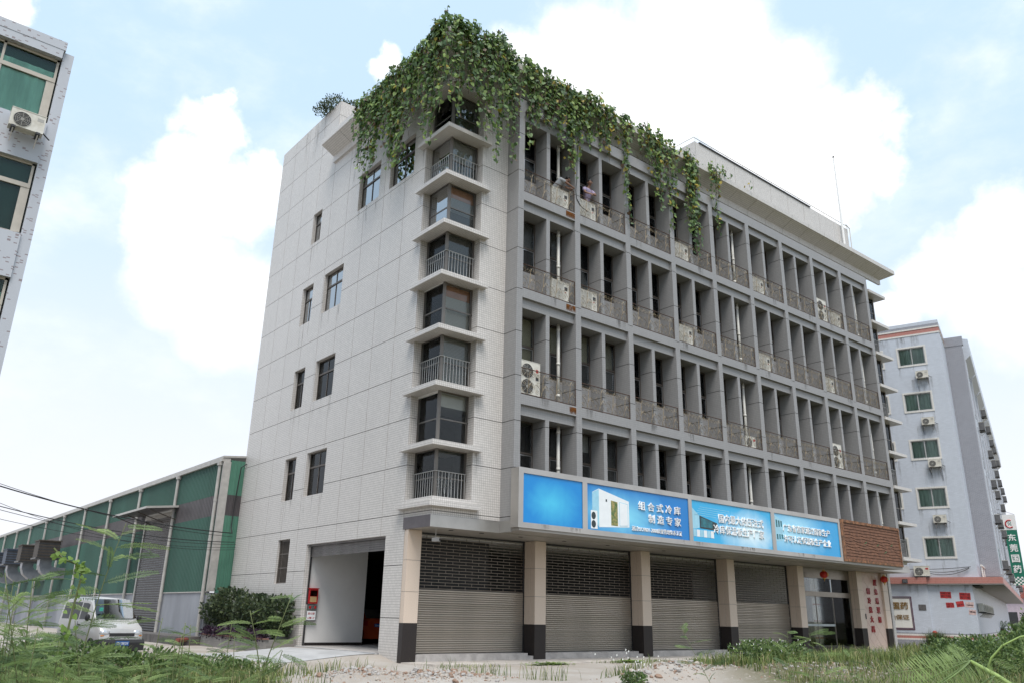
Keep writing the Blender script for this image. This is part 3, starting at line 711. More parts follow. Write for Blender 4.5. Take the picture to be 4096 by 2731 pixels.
# hall picture
flat('printed_hall_opening', [(13.4,5.75),(14.65,5.72),(14.65,6.06),(13.4,6.30)], pk); flat('printed_hall_back', [(13.47,5.82),(14.30,5.80),(14.30,6.1),(13.47,6.22)], pt, .003)
for i in range(6): flat('printed_carton', [(12.92+i*.245,5.38),(13.14+i*.245,5.38),(13.14+i*.245,5.68),(12.92+i*.245,5.68)], pw if i % 2 else pw2, .003)
flat('printed_hall_wall', [(12.9,5.7),(13.15,5.72),(13.38,5.78),(13.38,6.30),(12.9,6.62)], pw2)
for i in range(5): flat('printed_lamp_row', [(13.05+.1*i,6.32+.09*i),(14.6+.25*i,6.30+.09*i),(14.6+.25*i,6.315+.09*i),(13.05+.1*i,6.335+.09*i)], pw2)
# factory picture
flat('printed_building', [(19.22,5.60),(19.82,5.64),(19.82,6.62),(19.22,6.86)], pw2)
for i in range(3):
    x = 19.3+i*.2; t_ = 1-i*.055
    flat('printed_window', [(x,6.28+.02*i),(x+.12,6.28+.02*i),(x+.12,6.28+.34*t_),(x,6.28+.36*t_)], pt, .003); flat('printed_window', [(x,5.70+.02*i),(x+.12,5.70+.02*i),(x+.12,5.95),(x,5.95)], pt, .003)
def line(txt, x0, x1, z, h, d=.04, bold=.009): return lettering(txt, lt_m, sign, x0-2.96, YP+1.2, z-4.97, x1-x0, h, d, bold)
line('组 合 式 冷 库', 9.40, 12.08, 6.18, .36); line('制 造 专 家', 10.0, 12.08, 5.70, .36)
line('通过ISO9001-2008质量管理体系认证', 8.98, 12.12, 5.31, .20, .03, .004)
line('国内最大的压注式', 14.75, 18.20, 6.10, .40); line('冷库保温板生产厂家', 14.35, 18.20, 5.60, .40)
line('广东省首家通过国家生产', 19.85, 24.15, 6.12, .36); line('许可认定保温板生产企业', 19.85, 24.15, 5.60, .36)
# timber covered end
tmb = thing('timber_signboard', 'blank signboard covered with weathered brown planks beside the blue signboard', 'signboard', (25.26, -1.2, 5.0))
pl_m = pm('brown_plank', (.175,.078,.042), .75, var=.35, sc=4, bump=.5, bsc=22); pl_f = pm('peeling_frame', (.25,.11,.05), .75, var=.6, sc=6, c2=(.07,.04,.025))
gr_m = pm('green_print', (.03,.20,.07), .6)
rw = random.Random(3); xs0, xs1, z0, z1 = .0, 6.46, -.0, 2.17
MB().box(.05, 6.41, .05, .44, .05, 2.12).build('backing', pm('plank_gap', (.04,.018,.010), .9), tmb)
for a in ((0, 6.46, 2.02, 2.17), (0, 6.46, .0, .14)): MB().box(a[0], a[1], -.03, .06, a[2], a[3]).build('frame_rail', pl_f, tmb)
for a in ((0, .30), (6.34, 6.46)): MB().box(a[0], a[1], -.025, .06, .141, 2.019).build('frame_post', pl_f, tmb)
NP = 12; hh = (2.02-.14)/NP
def wav(x, k):
    am = .035*math.exp(-((k-5.5)/3.2)**2)
    return am*math.sin(x*5+k*1.3)+am*.6*math.sin(x*11+k*2.1)
for k in range(NP):
    mb = MB(); n = 26; lo = []; hi = []
    for i in range(n+1):
        x = .30+6.04*i/n
        lo.append((x, .14+k*hh+.012+(wav(x, k) if k else 0))); hi.append((x, .14+(k+1)*hh-.012+(wav(x, k+1) if k < NP-1 else 0)))
    vs = [(x, -.0, z) for x, z in lo]+[(x, .015, z) for x, z in hi]+[(x, .05, z) for x, z in lo]+[(x, .05, z) for x, z in hi]
    fs = []
    for i in range(n):
        fs += [(i, i+1, n+1+i+1, n+1+i), (n+1+i, n+2+i, 3*n+4+i, 3*n+3+i), (2*n+2+i, 2*n+3+i, i+1, i)]
    mb.add(vs, fs).build('plank', pl_m, tmb)
for x, z in ((2.3, 1.0), (3.6, .95), (5.2, 1.05), (4.4, .62)):
    MB().add([(x, -.004, z), (x+.28, -.004, z+.10), (x+.34, -.004, z+.16), (x+.08, -.004, z+.05)], [(0, 1, 2, 3)]).build('green_mark', gr_m, tmb)
# ---- red paper lanterns hanging under the canopy
lan_m = pm('red_lantern_silk', (.50,.022,.012), .5, var=.15, sc=8); gold_m = pm('gold_trim', (.50,.28,.05), .4, .5)
def lantern(x, y, z, label):
    t = thing('paper_lantern', label, 'lantern', (x, y, z), 0, 'red lanterns under the canopy')
    n = 16; vs = []; fs = []; nv = 8
    for i in range(nv+1):
        a = -1.25+2.5*i/nv
        for j in range(2*n):
            b = math.pi*j/n; r = .225*math.cos(a)*(1 if j % 2 else .955)+.0; vs.append((r*math.cos(b), r*math.sin(b), .19*math.sin(a)/math.sin(1.25)))
    for i in range(nv):
        for j in range(2*n): fs.append((i*2*n+j, i*2*n+(j+1) % (2*n), (i+1)*2*n+(j+1) % (2*n), (i+1)*2*n+j))
    MB().add(vs, fs).build('shade', lan_m, t)
    MB().cyl((0,0,.185), (0,0,.235), .085, 12).build('top_ring', gold_m, t); MB().cyl((0,0,-.235), (0,0,-.185), .085, 12).build('bottom_ring', gold_m, t)
    MB().cyl((0,0,.235), (0,0,.40), .008, 5).build('cord', gold_m, t); MB().cyl((0,0,-.36), (0,0,-.235), .012, 6, 0, .03).build('tassel', gold_m, t)
    me = text_mesh('福', .17, .19, .006, .01); me.materials.append(gold_m); inst('lettering', me, t, (-.085, -.228, -.095))
lantern(27.2, 1.15, 4.45, 'red paper lantern hanging over the glass entrance doors'); lantern(34.0, 1.15, 4.47, 'red paper lantern hanging beside the slogan wall at the far end')
# ---- cctv cameras
cam_m = pm('camera_housing', (.50,.50,.50), .4, var=.05)
def cctv(loc, rz, label, hang=True):
    t = thing('security_camera', label, 'camera', loc, rz, 'security cameras on the building')
    if hang: MB().cyl((0,0,0), (0,0,-.30), .018, 6).cyl((0,0,-.005), (0,0,.0), .06, 10).build('bracket', cam_m, t); o = (0, 0, -.36)
    else: MB().tube([(0,0,0), (0,-.15,.0), (0,-.2,-.08)], .02, 6).build('bracket', cam_m, t); o = (0, -.2, -.14)
    MB().box(-.065, .065, o[1]-.16, o[1]+.12, o[2]-.06, o[2]+.06).build('housing', cam_m, t); MB().box(-.08, .08, o[1]-.21, o[1]+.10, o[2]+.0605, o[2]+.075).build('sun_hood', cam_m, t)
    MB().cyl((0, o[1]-.175, o[2]), (0, o[1]-.16, o[2]), .045, 12).build('lens', dark_al, t)
cctv((.75, .75, 4.84), R(30), 'white security camera hanging from the canopy by the corner column')
cctv((-.01, 17.2, 4.75), R(90), 'dark security camera on the white side wall beside the green shed', False)

# ================================================================== ground
def gauss(x, y, cx, cy, sx, sy, h): return h*math.exp(-((x-cx)/sx)**2-((y-cy)/sy)**2)
def sstep(a, b, v):
    t = max(0., min(1., (v-a)/(b-a))); return t*t*(3-2*t)
_nr = random.Random(1); _ph = [(_nr.uniform(.3, 2.2), _nr.uniform(.3, 2.2), _nr.uniform(0, 6), _nr.uniform(0, 6)) for _ in range(8)]
MOUNDS = [(-4.6,-4.0,1.3,.8,.24), (-3.2,-5.2,1.2,.8,.22), (-2.0,-5.9,1.2,.8,.16), (-9.7,-1.6,1.0,.7,.34), (2.6,-8.2,2.2,.9,.42), (4.8,-9.6,1.8,1.2,.30), (8.5,-10.0,3.5,2.5,.42), (13,-10,4,3,.30)]
def ground_z(x, y):
    z = .335
    if -60 < x < 90 and -40 < y < 60:
        z += .012*sum(math.sin(a*x+c)*math.sin(b*y+d) for a, b, c, d in _ph)*(1 if y < -1.3 else .25)
        for m in MOUNDS: z += gauss(x, y, *m)
        z += .235*sstep(-3.6, -.2, x)*(1-sstep(.0, .3, x))*sstep(1.5, 3.0, y)*(1-sstep(9.4, 9.8, y))     # ramp into the garage
        z += .05*sstep(-1.0, -3.0, y)*0
        if x < -3 and y < 2: z += .05*sstep(-6, -12, x)
    if x > .28 and y > -.4: z = min(z, .30)
    return z
def axis(lo, hi, step, ext):
    a = []; q = lo
    while q <= hi: a.append(q); q += step
    l = lo; s_ = step
    pre = []
    while l > -ext: s_ *= 1.6; l -= s_; pre.append(l)
    post = []; l = a[-1]; s_ = step
    while l < ext: s_ *= 1.6; l += s_; post.append(l)
    return pre[::-1]+a+post
gxs = axis(-22, 44, .4, 1500); gys = axis(-20, 32, .4, 1500)
gv = [(x, y, ground_z(x, y)) for y in gys for x in gxs]; nx = len(gxs)
gf = [(j*nx+i, j*nx+i+1, (j+1)*nx+i+1, (j+1)*nx+i) for j in range(len(gys)-1) for i in range(nx-1)]
gm, t, b = new_mat('dusty_ground')
o = N('ShaderNodeTexCoord', t).outputs['Object']
n1 = noise(o, .55, 6, .6, .4, t).outputs['Fac']; n2 = noise(o, 5.0, 7, .7, 0, t).outputs['Fac']; n3 = noise(o, 45, 4, .6, 0, t).outputs['Fac']
c = mixc(smooth(n1, .35, .68, t), (.385,.355,.32), (.315,.275,.235), t)
c = mixc(mth('MULTIPLY', smooth(n2, .45, .75, t), .5, None, False, t), c, (.33,.27,.21), t)
c = mixc(mth('MULTIPLY', smooth(n3, .5, .8, t), .45, None, False, t), c, (.43,.405,.37), t)
# soil shows through where weeds grow (left strip and right field)
sp = N('ShaderNodeSeparateXYZ', t); LK(o, sp.inputs[0], t)
soil = mth('MAXIMUM', smooth(mth('MULTIPLY', sp.outputs['X'], -1.0, None, False, t), 6.3, 8.0, t), smooth(mth('ADD', sp.outputs['X'], mth('MULTIPLY', sp.outputs['Y'], -.9, None, False, t), None, False, t), 10.5, 14.0, t), None, False, t)
soil = mth('MULTIPLY', soil, smooth(mth('MULTIPLY', sp.outputs['Y'], -1.0, None, False, t), -3.5, 1.0, t), None, False, t)
c = mixc(mth('MULTIPLY', soil, smooth(n2, .22, .5, t), None, False, t), c, (.115,.105,.055), t)
LK(c, b.inputs['Base Color'], t); b.inputs['Roughness'].default_value = .95
bn = N('ShaderNodeBump', t); bn.inputs['Strength'].default_value = .6; bn.inputs['Distance'].default_value = .05
LK(mth('ADD', n2, mth('MULTIPLY', n3, .5, None, False, t), None, False, t), bn.inputs['Height'], t); LK(bn.outputs[0], b.inputs['Normal'], t)
tag(MB().add(gv, gf).build('ground', gm, None, True), kind='structure')
pav_m = pm('pavement_concrete', (.46,.42,.38), .9, var=.25, sc=1.5, bump=.3, bsc=14)
pv = MB().prism([(.0,1.35),(.45,.1),(2.2,-.62),(6,-.78),(36.5,-.78),(36.5,1.6),(.0,1.6)], 'z', .20, .372)
tag(pv.build('pavement', pav_m), kind='structure')
apron_m = pm('grey_apron_concrete', (.41,.41,.41), .85, var=.18, sc=1.1, bump=.15, bsc=12)
av = []; af = []; k = 0
for j in range(13):
    for i in range(11):
        x = -3.9+3.9*i/10*1.0; y = 3.0+6.5*j/12+ (.0); x2 = x-.7*(j/12); av.append((x2, y, ground_z(x2, y)+.012))
for j in range(12):
    for i in range(10): q = j*11+i; af.append((q, q+1, q+12, q+11))
tag(MB().add(av, af).build('driveway_apron', apron_m, None, True), kind='structure')
box('door_sill_slab', apron_m, bld, -.12, .0, 2.95, 9.5, .3, .604)

# ================================================================== green shed
shed = thing('green_shed', 'long green corrugated steel shed with grey plinth wall and white downpipes', 'shed', (-1.1, 17.76, .35))
SX, SY = -1.1, 17.76
def SH(mb): return mb.xf(Matrix.Translation((1.1, -17.76, -.35)))
gsm = pm('green_sheet', (.036,.098,.075), .55, .1, var=.22, sc=.35, streak=4); gsl = pm('pale_green_sheet', (.075,.20,.14), .55, .1, var=.2, sc=.6, streak=4)
brs = pm('smoked_sheet', (.065,.058,.060), .45, var=.25, sc=2, streak=5); shg = pm('grey_render', (.27,.28,.305), .9, var=.2, sc=.5, streak=3); trim_m = pm('cream_trim', (.40,.385,.36), .5, var=.15)
YE = 118
for q in ((SX, SX+.2, SY+.21, 24.95), (SX, SX+.2, 30.32, YE), (SX, .4, SY, SY+.2)): SH(MB().box(*q, .1, 2.75)).build('plinth_wall', shg, shed)
for q in ((SY+.1, 24.9), (30.35, YE)): SH(MB().box(SX-.05, SX+.15, *q, 2.751, 2.80)).build('plinth_flashing', trim_m, shed)
def corr(y0, y1, z0, z1, m, nm, pitch=.22, depth=.035, x=SX+.02):
    mb = MB(); n = max(1, int((y1-y0)/pitch)); vs = []; fs = []
    ys = []
    for i in range(n):
        a = y0+(y1-y0)*i/n; s_ = (y1-y0)/n
        ys += [(a, 0), (a+s_*.62, 0), (a+s_*.70, -depth), (a+s_*.92, -depth)]
    ys.append((y1, 0))
    for y, d in ys: vs += [(x+d, y, z0), (x+d, y, z1)]
    for i in range(len(ys)-1): fs.append((2*i, 2*i+1, 2*i+3, 2*i+2))
    return SH(mb.add(vs, fs)).build(nm, m, shed)
PIPE = [18.0, 24.5]+[31.8+7.2*i for i in range(12)]
edges = [SY]+PIPE[1:]+[YE]
for i, (a, b) in enumerate(zip(edges, edges[1:])):
    ptc = .22 if a < 50 else .4
    if i == 1:      # bay with the big roller door
        corr(a, b, 7.57, 9.30, gsm, 'wall_sheet', ptc); corr(a, 25.0, 2.8, 7.57, gsm, 'wall_sheet', ptc); corr(30.3, b, 2.8, 6.52, gsm, 'wall_sheet', ptc); corr(30.3, b, 6.52, 7.57, brs, 'window_band', ptc); continue
    corr(a, b, 7.57, 9.30, gsm, 'wall_sheet', ptc); corr(a, b, 6.52, 7.57, brs, 'window_band', ptc, .02); corr(a, b, 2.8, 6.52, gsm if i else gsm, 'wall_sheet', ptc)
    if a > 100: break
SH(MB().box(SX-.14, SX+.3, SY-.02, YE, 9.24, 9.42)).build('gutter', trim_m, shed)
# short end wall next to the office building
def corrx(x0, x1, z0, z1, m, nm, y=SY+.0):
    n = 6; vs = []; fs = []; xs = []
    for i in range(n):
        a = x0+(x1-x0)*i/n; s_ = (x1-x0)/n; xs += [(a, 0), (a+s_*.62, 0), (a+s_*.7, -.03), (a+s_*.92, -.03)]
    xs.append((x1, 0))
    for x, d in xs: vs += [(x, y+d, z0), (x, y+d, z1)]
    for i in range(len(xs)-1): fs.append((2*i, 2*i+2, 2*i+3, 2*i+1))
    return SH(MB().add(vs, fs)).build(nm, m, shed)
corrx(SX+.35, .3, 2.73, 6.52, gsl, 'end_sheet'); corrx(SX+.35, .3, 6.52, 7.57, brs, 'end_window'); corrx(SX+.35, .3, 7.57, 9.35, gsl, 'end_sheet')
SH(MB().box(SX-.04, SX+.34, SY-.05, SY+.1, 2.8, 9.24)).build('corner_trim', trim_m, shed)
rf = MB(); rf.add([(SX-.1, SY-.05, 9.42), (12, SY-.05, 10.9), (12, YE, 10.9), (SX-.1, YE, 9.42), (SX-.1, SY-.05, 9.52), (12, SY-.05, 11.0), (12, YE, 11.0), (SX-.1, YE, 9.52)], [(0,3,2,1),(4,5,6,7),(0,1,5,4),(1,2,6,5),(2,3,7,6),(3,0,4,7)])
SH(rf).build('roof', trim_m, shed)
for i, y in enumerate(PIPE):
    n = 8 if y < 50 else 5
    m = MB().cyl((SX-.13, y, .4 if i != 2 else 7.2), (SX-.13, y, 9.1), .085, n).box(SX-.24, SX-.02, y-.12, y+.12, 9.05, 9.24)
    if i == 2: m.cyl((SX-.13, y, .4), (SX-.13, y, 7.2), .085, n)
    for z in (2.3, 5.2, 7.2): m.cyl((SX-.13, y, z), (SX-.13, y, z+.14), .10, n)
    SH(m).build('downpipe', trim_m, shed)
# roller door, jambs and awning
rd = SH(MB().box(SX+.0, SX+.12, 24.95, 30.32, 7.1, 7.3)).build('roller_door', trim_m, shed)
for q in ((24.95, 25.18), (30.1, 30.32)): SH(MB().box(SX+.0, SX+.12, *q, .7, 7.1)).build('jamb', trim_m, rd)
dsl = mesh_of(MB().prism([(0,0),(-.03,.03),(-.035,.08),(-.012,.125),(0,.13)], 'y', 0, 4.92), pm('grey_roller_slat', (.085,.08,.08), .5, .3, var=.2))
for k in range(48): inst('slat', dsl, rd, (SX+.07+1.1, 25.18-17.76, .72+k*.132-.35))
aw = MB().prism([(SX,7.42),(SX-1.75,7.22),(SX-1.75,7.34),(SX,7.54)], 'y', 24.1, 31.0)
SH(aw).build('door_awning', trim_m, shed)
SH(MB().prism([(SX,7.40),(SX-1.70,7.205),(SX-1.70,7.215),(SX,7.415)], 'y', 24.15, 30.95)).build('awning_shade_sheet', brs, shed)  # dark sheet puts the shade under the awning into its colour
m = MB()
for y in (24.3, 26.5, 28.7, 30.8): m.tube([(SX, y, 6.75), (SX-1.5, y, 7.2)], .03, 5)
SH(m).build('awning_bracket', brown_al, shed)
st = MB().box(SX-1.3, SX-.005, 17.0, 32.0, .1, .72)
tag(st.build('loading_kerb', pm('stained_concrete', (.11,.10,.095), .9, var=.4, sc=2, bump=.3)), 'low dark concrete kerb along the foot of the green shed', 'kerb')
tag(MB().tube([(-1.7,17.3,.72-.12),(-2.6,16.6,.58)], .10, 10).build('drain_pipe', pm('red_clay_pipe', (.20,.06,.045), .6)), 'short red drain pipe sticking out of the concrete kerb', 'pipe')
# ---- evaporative coolers with elbow ducts
duct_m = pm('galvanised_duct', (.30,.31,.34), .4, .6, var=.2, sc=1.5); cool_m = pm('cooler_box', (.06,.048,.038), .7, var=.2); cool_b = pm('cooler_blue_box', (.06,.075,.105), .6, var=.2)
def cooler(y, label, m):
    t = thing('evaporative_cooler', label, 'air cooler', (-2.6, y, 5.55), 0, 'air coolers on the green shed')
    MB().box(-.75, .75, -.9, .9, 0, 1.25).build('casing', m, t); MB().box(-.82, .82, -.98, .98, 1.25, 1.33).build('lid', m, t); MB().box(-.85, .85, -1.0, 1.0, -.12, -.01).build('tray', dark_al, t)
    for k in range(5):
        MB().box(-.77, .77, -.915, -.9, .12+k*.22, .22+k*.22).build('louvre', dark_al, t)
    pts = [(0, 0, -.12), (0, 0, -.5), (.12, 0, -.82), (.4, 0, -1.05), (.8, 0, -1.12), (1.49, 0, -1.12)]
    vs = []; fs = []
    for i, p in enumerate(pts):
        a = Vector(pts[min(i+1, len(pts)-1)])-Vector(pts[max(i-1, 0)]); a.normalize(); nrm = Vector((-a.z, 0, a.x))
        for su, sv in ((-1, -1), (1, -1), (1, 1), (-1, 1)): vs.append(Vector(p)+nrm*su*.42+Vector((0, sv*.5, 0)))
    for i in range(len(pts)-1):
        for j in range(4): fs.append((i*4+j, i*4+(j+1) % 4, i*4+4+(j+1) % 4, i*4+4+j))
    MB().add(vs, fs).build('elbow_duct', duct_m, t)
for y, l, m in ((50.5, 'brown evaporative cooler with grey elbow duct, nearest on the green shed', cool_m), (57.7, 'brown evaporative cooler on the green shed, second from the nearest', cool_m), (64.9, 'blue grey evaporative cooler on the green shed with pale elbow duct', cool_b), (72.1, 'farthest evaporative cooler on the green shed at the left edge', cool_b)): cooler(y, l, m)

# ================================================================== left neighbour: tiled block with green windows
YL = -1.5; XL = -13.63
lb = thing('tiled_block', 'pale grey speckled tile block with green curtained windows at the left edge', 'building', (XL, YL, .3))
def speck_mat():
    m, t, b = new_mat('speckled_tile'); u, v, o = tile_uv(t)
    uu = mth('DIVIDE', u, .075, None, False, t); vv = mth('DIVIDE', v, .030, None, False, t)
    cb = N('ShaderNodeCombineXYZ', t); LK(mth('FLOOR', uu, None, None, False, t), cb.inputs[0], t); LK(mth('FLOOR', vv, None, None, False, t), cb.inputs[1], t)
    wn = N('ShaderNodeTexWhiteNoise', t, noise_dimensions='2D'); LK(cb.outputs[0], wn.inputs['Vector'], t)
    dk = mth('GREATER_THAN', wn.outputs['Value'], .94, None, False, t)
    gr = mth('LESS_THAN', mth('FRACT', vv, None, None, False, t), .2, None, False, t)
    c = mixc(mth('MULTIPLY', gr, .35, None, False, t), (.46,.48,.52), (.34,.35,.38), t)
    c = mixc(dk, c, (.25,.21,.22), t)
    c = mixc(mth('MULTIPLY', smooth(noise(o, 1.2, 6, .6, 0, t).outputs['Fac'], .4, .8, t), .25, None, False, t), c, (.36,.36,.37), t)
    LK(c, b.inputs['Base Color'], t); b.inputs['Roughness'].default_value = .4; return m
spk = speck_mat(); cream_f = pm('cream_window_frame', (.46,.42,.36), .5, var=.1); cur_g = pm('green_curtain', (.62,.82,.75), .8, var=.25, sc=2.5, streak=6)
dglass_g = glass_mat('green_glass', (.82,.93,.89), .0)
def LB(mb): return mb.xf(Matrix.Translation((-XL, -YL, -.3)))
LB(MB().box(XL-14, XL-.001, YL+.30, YL+14, 0, 16.44)).build('wall', spk, lb)
LB(MB().box(XL-14, XL-.28, YL-.04, YL+.29, 16.2, 16.46).box(XL-14, XL-.23, YL-.05, YL+13, 16.465, 16.73)).build('parapet', spk, lb)
ST_L = 3.25; W0 = 16.19
for k in range(5):
    zt = W0-k*ST_L; zb = zt-2.04
    LB(MB().box(XL-14, XL-.26, YL-.0, YL+.29, zb-ST_L+2.04, zb)).build('spandrel', spk, lb)
    for j in range(3):
        x1 = XL-.30-j*2.62; x0 = x1-2.58
        fr = MB().box(x0, x1, YL+.12, YL+.2, zb, zb+.06).box(x0, x1, YL+.12, YL+.2, zt-.06, zt).box(x0, x0+.06, YL+.12, YL+.2, zb, zt).box(x1-.06, x1, YL+.12, YL+.2, zb, zt)
        fr.box(x0, x1, YL+.11, YL+.2, zt-.72, zt-.60).box((x0+x1)/2-.03, (x0+x1)/2+.03, YL+.12, YL+.2, zb, zt); fr.box(x1-.20, x1-.06, YL+.125, YL+.2, zb, zt-.72)
        wo = LB(fr).build('window', cream_f, lb)
        LB(MB().box(x0+.06, x1-.06, YL+.15, YL+.157, zb+.06, zt-.06)).build('pane', dglass_g, wo)
        if k != 1:
            vs = []; fs = []; n = 24
            for i in range(n+1): vs += [(x0+(x1-x0)*i/n, YL+.20+.015*math.sin(i*2.1), zb), (x0+(x1-x0)*i/n, YL+.20+.015*math.sin(i*2.1), zt-.38)]
            for i in range(n): fs.append((2*i, 2*i+2, 2*i+3, 2*i+1))
            LB(MB().add(vs, fs)).build('curtain', cur_g, wo)
    LB(MB().box(XL-14, XL-.25, YL+.29, YL+.298, zb, zt)).build('dark_room', pm('dim_room', (.05,.085,.08), .9) if 'dim_room' not in MAT else MAT['dim_room'], lb)
LB(MB().box(XL-.259, XL, YL+.06, YL+.299, 0, 16.46)).build('corner_pier', spk, lb)

# ================================================================== air conditioner outdoor units
ac_w = pm('ac_white_enamel', (.64,.62,.56), .4, var=.08, sc=4, c2=(.50,.47,.40)); ac_k = pm('ac_black_grille', (.03,.03,.032), .5); ac_g = pm('ac_grey_grille', (.38,.37,.34), .5, var=.1); ac_r = pm('ac_red_label', (.40,.03,.03), .5)
ac_cg = pm('ac_shaded_cage', (.13,.13,.135), .6, .2, var=.3); AC_LIB = {}  # cage casing colour darkened to carry the backlit shade on the side units
def ac_unit(kind, loc, rz, label, group, cat='air conditioner', s=1.0):
    if kind in AC_LIB:
        t = copy_tree(AC_LIB[kind]); t.location = loc; t.rotation_euler = (0, 0, rz); t.scale = (s, s, s)
        tag(t, label, cat, group); return t
    t = thing('air_conditioner', label, cat, loc, rz, group); t.scale = (s, s, s); AC_LIB[kind] = t
    w_, h, d = {'single': (.84, .62, .30), 'box': (.98, .92, .38), 'tall': (1.0, 1.42, .38), 'bracket': (.82, .58, .30), 'caged': (.86, .66, .36)}[kind]
    MB().box(-w_/2, w_/2, -d/2, d/2, .06, h).build('casing', ac_w if kind != 'caged' else ac_cg, t)
    MB().box(-w_/2-.008, w_/2+.008, -d/2-.008, d/2+.008, h+.001, h+.022).build('lid', ac_w, t)
    for x in (-w_*.36, w_*.36): MB().box(x-.05, x+.05, -d/2-.03, d/2+.03, 0, .059).build('foot', ac_k, t)
    def fan(cx, cz, r):
        g_ = MB().cyl((cx, -d/2-.004, cz), (cx, -d/2+.001, cz), r, 28).build('fan_opening', ac_k, t)
        m = MB()
        for k in range(1, 6): m.tube([(cx+r*k/5*math.cos(q*math.pi/12), -d/2-.012, cz+r*k/5*math.sin(q*math.pi/12)) for q in range(24)], .006, 4, 0, False, True)
        for k in range(4): a = k*math.pi/4; m.tube([(cx-r*math.cos(a), -d/2-.014, cz-r*math.sin(a)), (cx+r*math.cos(a), -d/2-.014, cz+r*math.sin(a))], .006, 4)
        m.cyl((cx, -d/2-.016, cz), (cx, -d/2-.006, cz), r*.22, 14); m.build('fan_guard', ac_g, g_)
    if kind == 'tall':
        fan(-.17, h*.73, .29); fan(-.17, h*.28, .29); MB().box(.27, .42, -d/2-.003, -d/2+.001, h*.50, h*.60).build('label', ac_k, t)
        MB().box(.28, .40, -d/2-.003, -d/2+.001, h*.73, h*.82).build('label', ac_r, t)
    elif kind == 'box':
        g_ = MB().box(-w_/2+.03, w_*.18, -d/2-.004, -d/2+.001, .12, h-.06).build('coil_panel', ac_g, t)
        for k in range(14): MB().box(-w_/2+.045+k*.044, -w_/2+.055+k*.044, -d/2-.010, -d/2-.0045, .13, h-.07).build('grille_rib', ac_w, g_)
        MB().box(w_*.24, w_*.42, -d/2-.003, -d/2+.001, h*.62, h*.80).build('label', ac_k, t); MB().box(w_*.26, w_*.34, -d/2-.003, -d/2+.001, h*.50, h*.54).build('badge', ac_r, t)
    else:
        fan(-w_*.16, h*.52, h*.36); MB().box(w_*.26, w_*.45, -d/2-.003, -d/2+.001, h*.68, h*.84).build('label', ac_g if kind == 'bracket' else ac_r, t)
        if kind in ('bracket', 'caged'):
            for x in (-w_*.36, w_*.36): MB().tube([(x, d/2+.02, -.28), (x, -d/2, -.02), (x, d/2+.02, -.02)], .016, 5).build('bracket', steel_m, t)
            MB().tube([(w_/2, .05, .2), (w_/2+.12, .08, .12), (w_/2+.2, d/2, .1)], .02, 5).build('pipe', ac_k, t)
    return t
GB = 'air conditioners on the facade balconies'
f1, f2, f3 = FL[3], FL[2], FL[1]
for kind, x, z, l in [('box', 5.55, f1, 'white air conditioner on the top balcony below the leaning man beside the white downpipe'), ('box', 7.25, f1, 'white air conditioner on the top balcony in front of the man in lilac shirt'),
    ('box', 13.85, f1, 'white air conditioner on the top balcony, third from the left corner'), ('box', 20.4, f1, 'white air conditioner on the top balcony just right of the second downpipe'),
    ('tall', 26.95, f1, 'tall twin fan air conditioner on the top balcony towards the right end'), ('box', 28.5, f1, 'white air conditioner on the top balcony, last before the right end'),
    ('box', 5.55, f2, 'white air conditioner on the middle balcony above the rust stain, beside the first downpipe'), ('box', 7.25, f2, 'white air conditioner on the middle balcony, second bay from the left'),
    ('box', 13.85, f2, 'white air conditioner on the middle balcony, fourth bay from the left'), ('box', 20.4, f2, 'white air conditioner on the middle balcony, sixth bay from the left'),
    ('box', 26.85, f2, 'white air conditioner on the middle balcony, eighth bay from the left'), ('tall', 3.95, f3, 'tall twin fan air conditioner on the lowest balcony next to the white corner pier'),
    ('single', 18.6, f3, 'small air conditioner with round fan on the lowest balcony, fifth bay'), ('tall', 26.85, f3, 'tall air conditioner on the lowest balcony towards the right end')]:
    ac_unit(kind, (x, -.44, z+.001), 0, l, GB)
lac = ac_unit('bracket', (-14.36, YL-.30, 13.50), 0, 'white air conditioner bracketed under the green window of the left block', None, s=.95)

# ================================================================== right neighbour
rbx, rby = 42.634, 2.819
rb = thing('blue_tiled_block', 'pale blue tiled six storey block with red banded parapet standing behind on the right', 'building', (rbx, rby, .40), R(-71.6))
bt = tile_mat('pale_blue_tile', (.51,.545,.605), (.43,.455,.505), .22, .075, .14, .05, .4, .10, True)
gt = tile_mat('grey_brick_tile', (.23,.235,.265), (.44,.44,.46), .24, .075, .14, .08, .45, .12, True)
rt = tile_mat('red_wall_tile', (.40,.15,.12), (.46,.30,.27), .075, .15, .14, .08, .45, .10)
wt = tile_mat('white_trim_tile', (.68,.66,.62), (.50,.48,.45), .11, .11, .14, .04, .4, .10)
cur2 = pm('green_curtain_far', (.52,.74,.65), .8, var=.3, sc=3, streak=6)
al_s = pm('silver_window_frame', (.48,.48,.46), .4, .5)
RW = []
rows = [21.40-.4, 17.92-.4, 14.44-.4, 11.0-.4, 7.60-.4]
for i, zt in enumerate(rows):
    dx = .61-.077*i*0
    RW.append((.52, 2.28, zt-1.29, zt, i)); RW.append((-2.6, -.60, zt-1.25, zt-.02, i))
mb = MB()
for a, b, c, d in cut((-14, 3.45, 4.5, 21.9), [q[:4] for q in RW]): mb.box(a, b, 0, .3, c, d)
mb.build('wall', bt, rb)
MB().box(-14, 3.44, .31, 4.0, 4.0, 22.8).build('inner_volume', pm('dim_room_far', (.05,.06,.06), .9), rb)
MB().box(3.15, 3.45, .301, 60, 4.5, 21.9).build('side_wall', bt, rb)
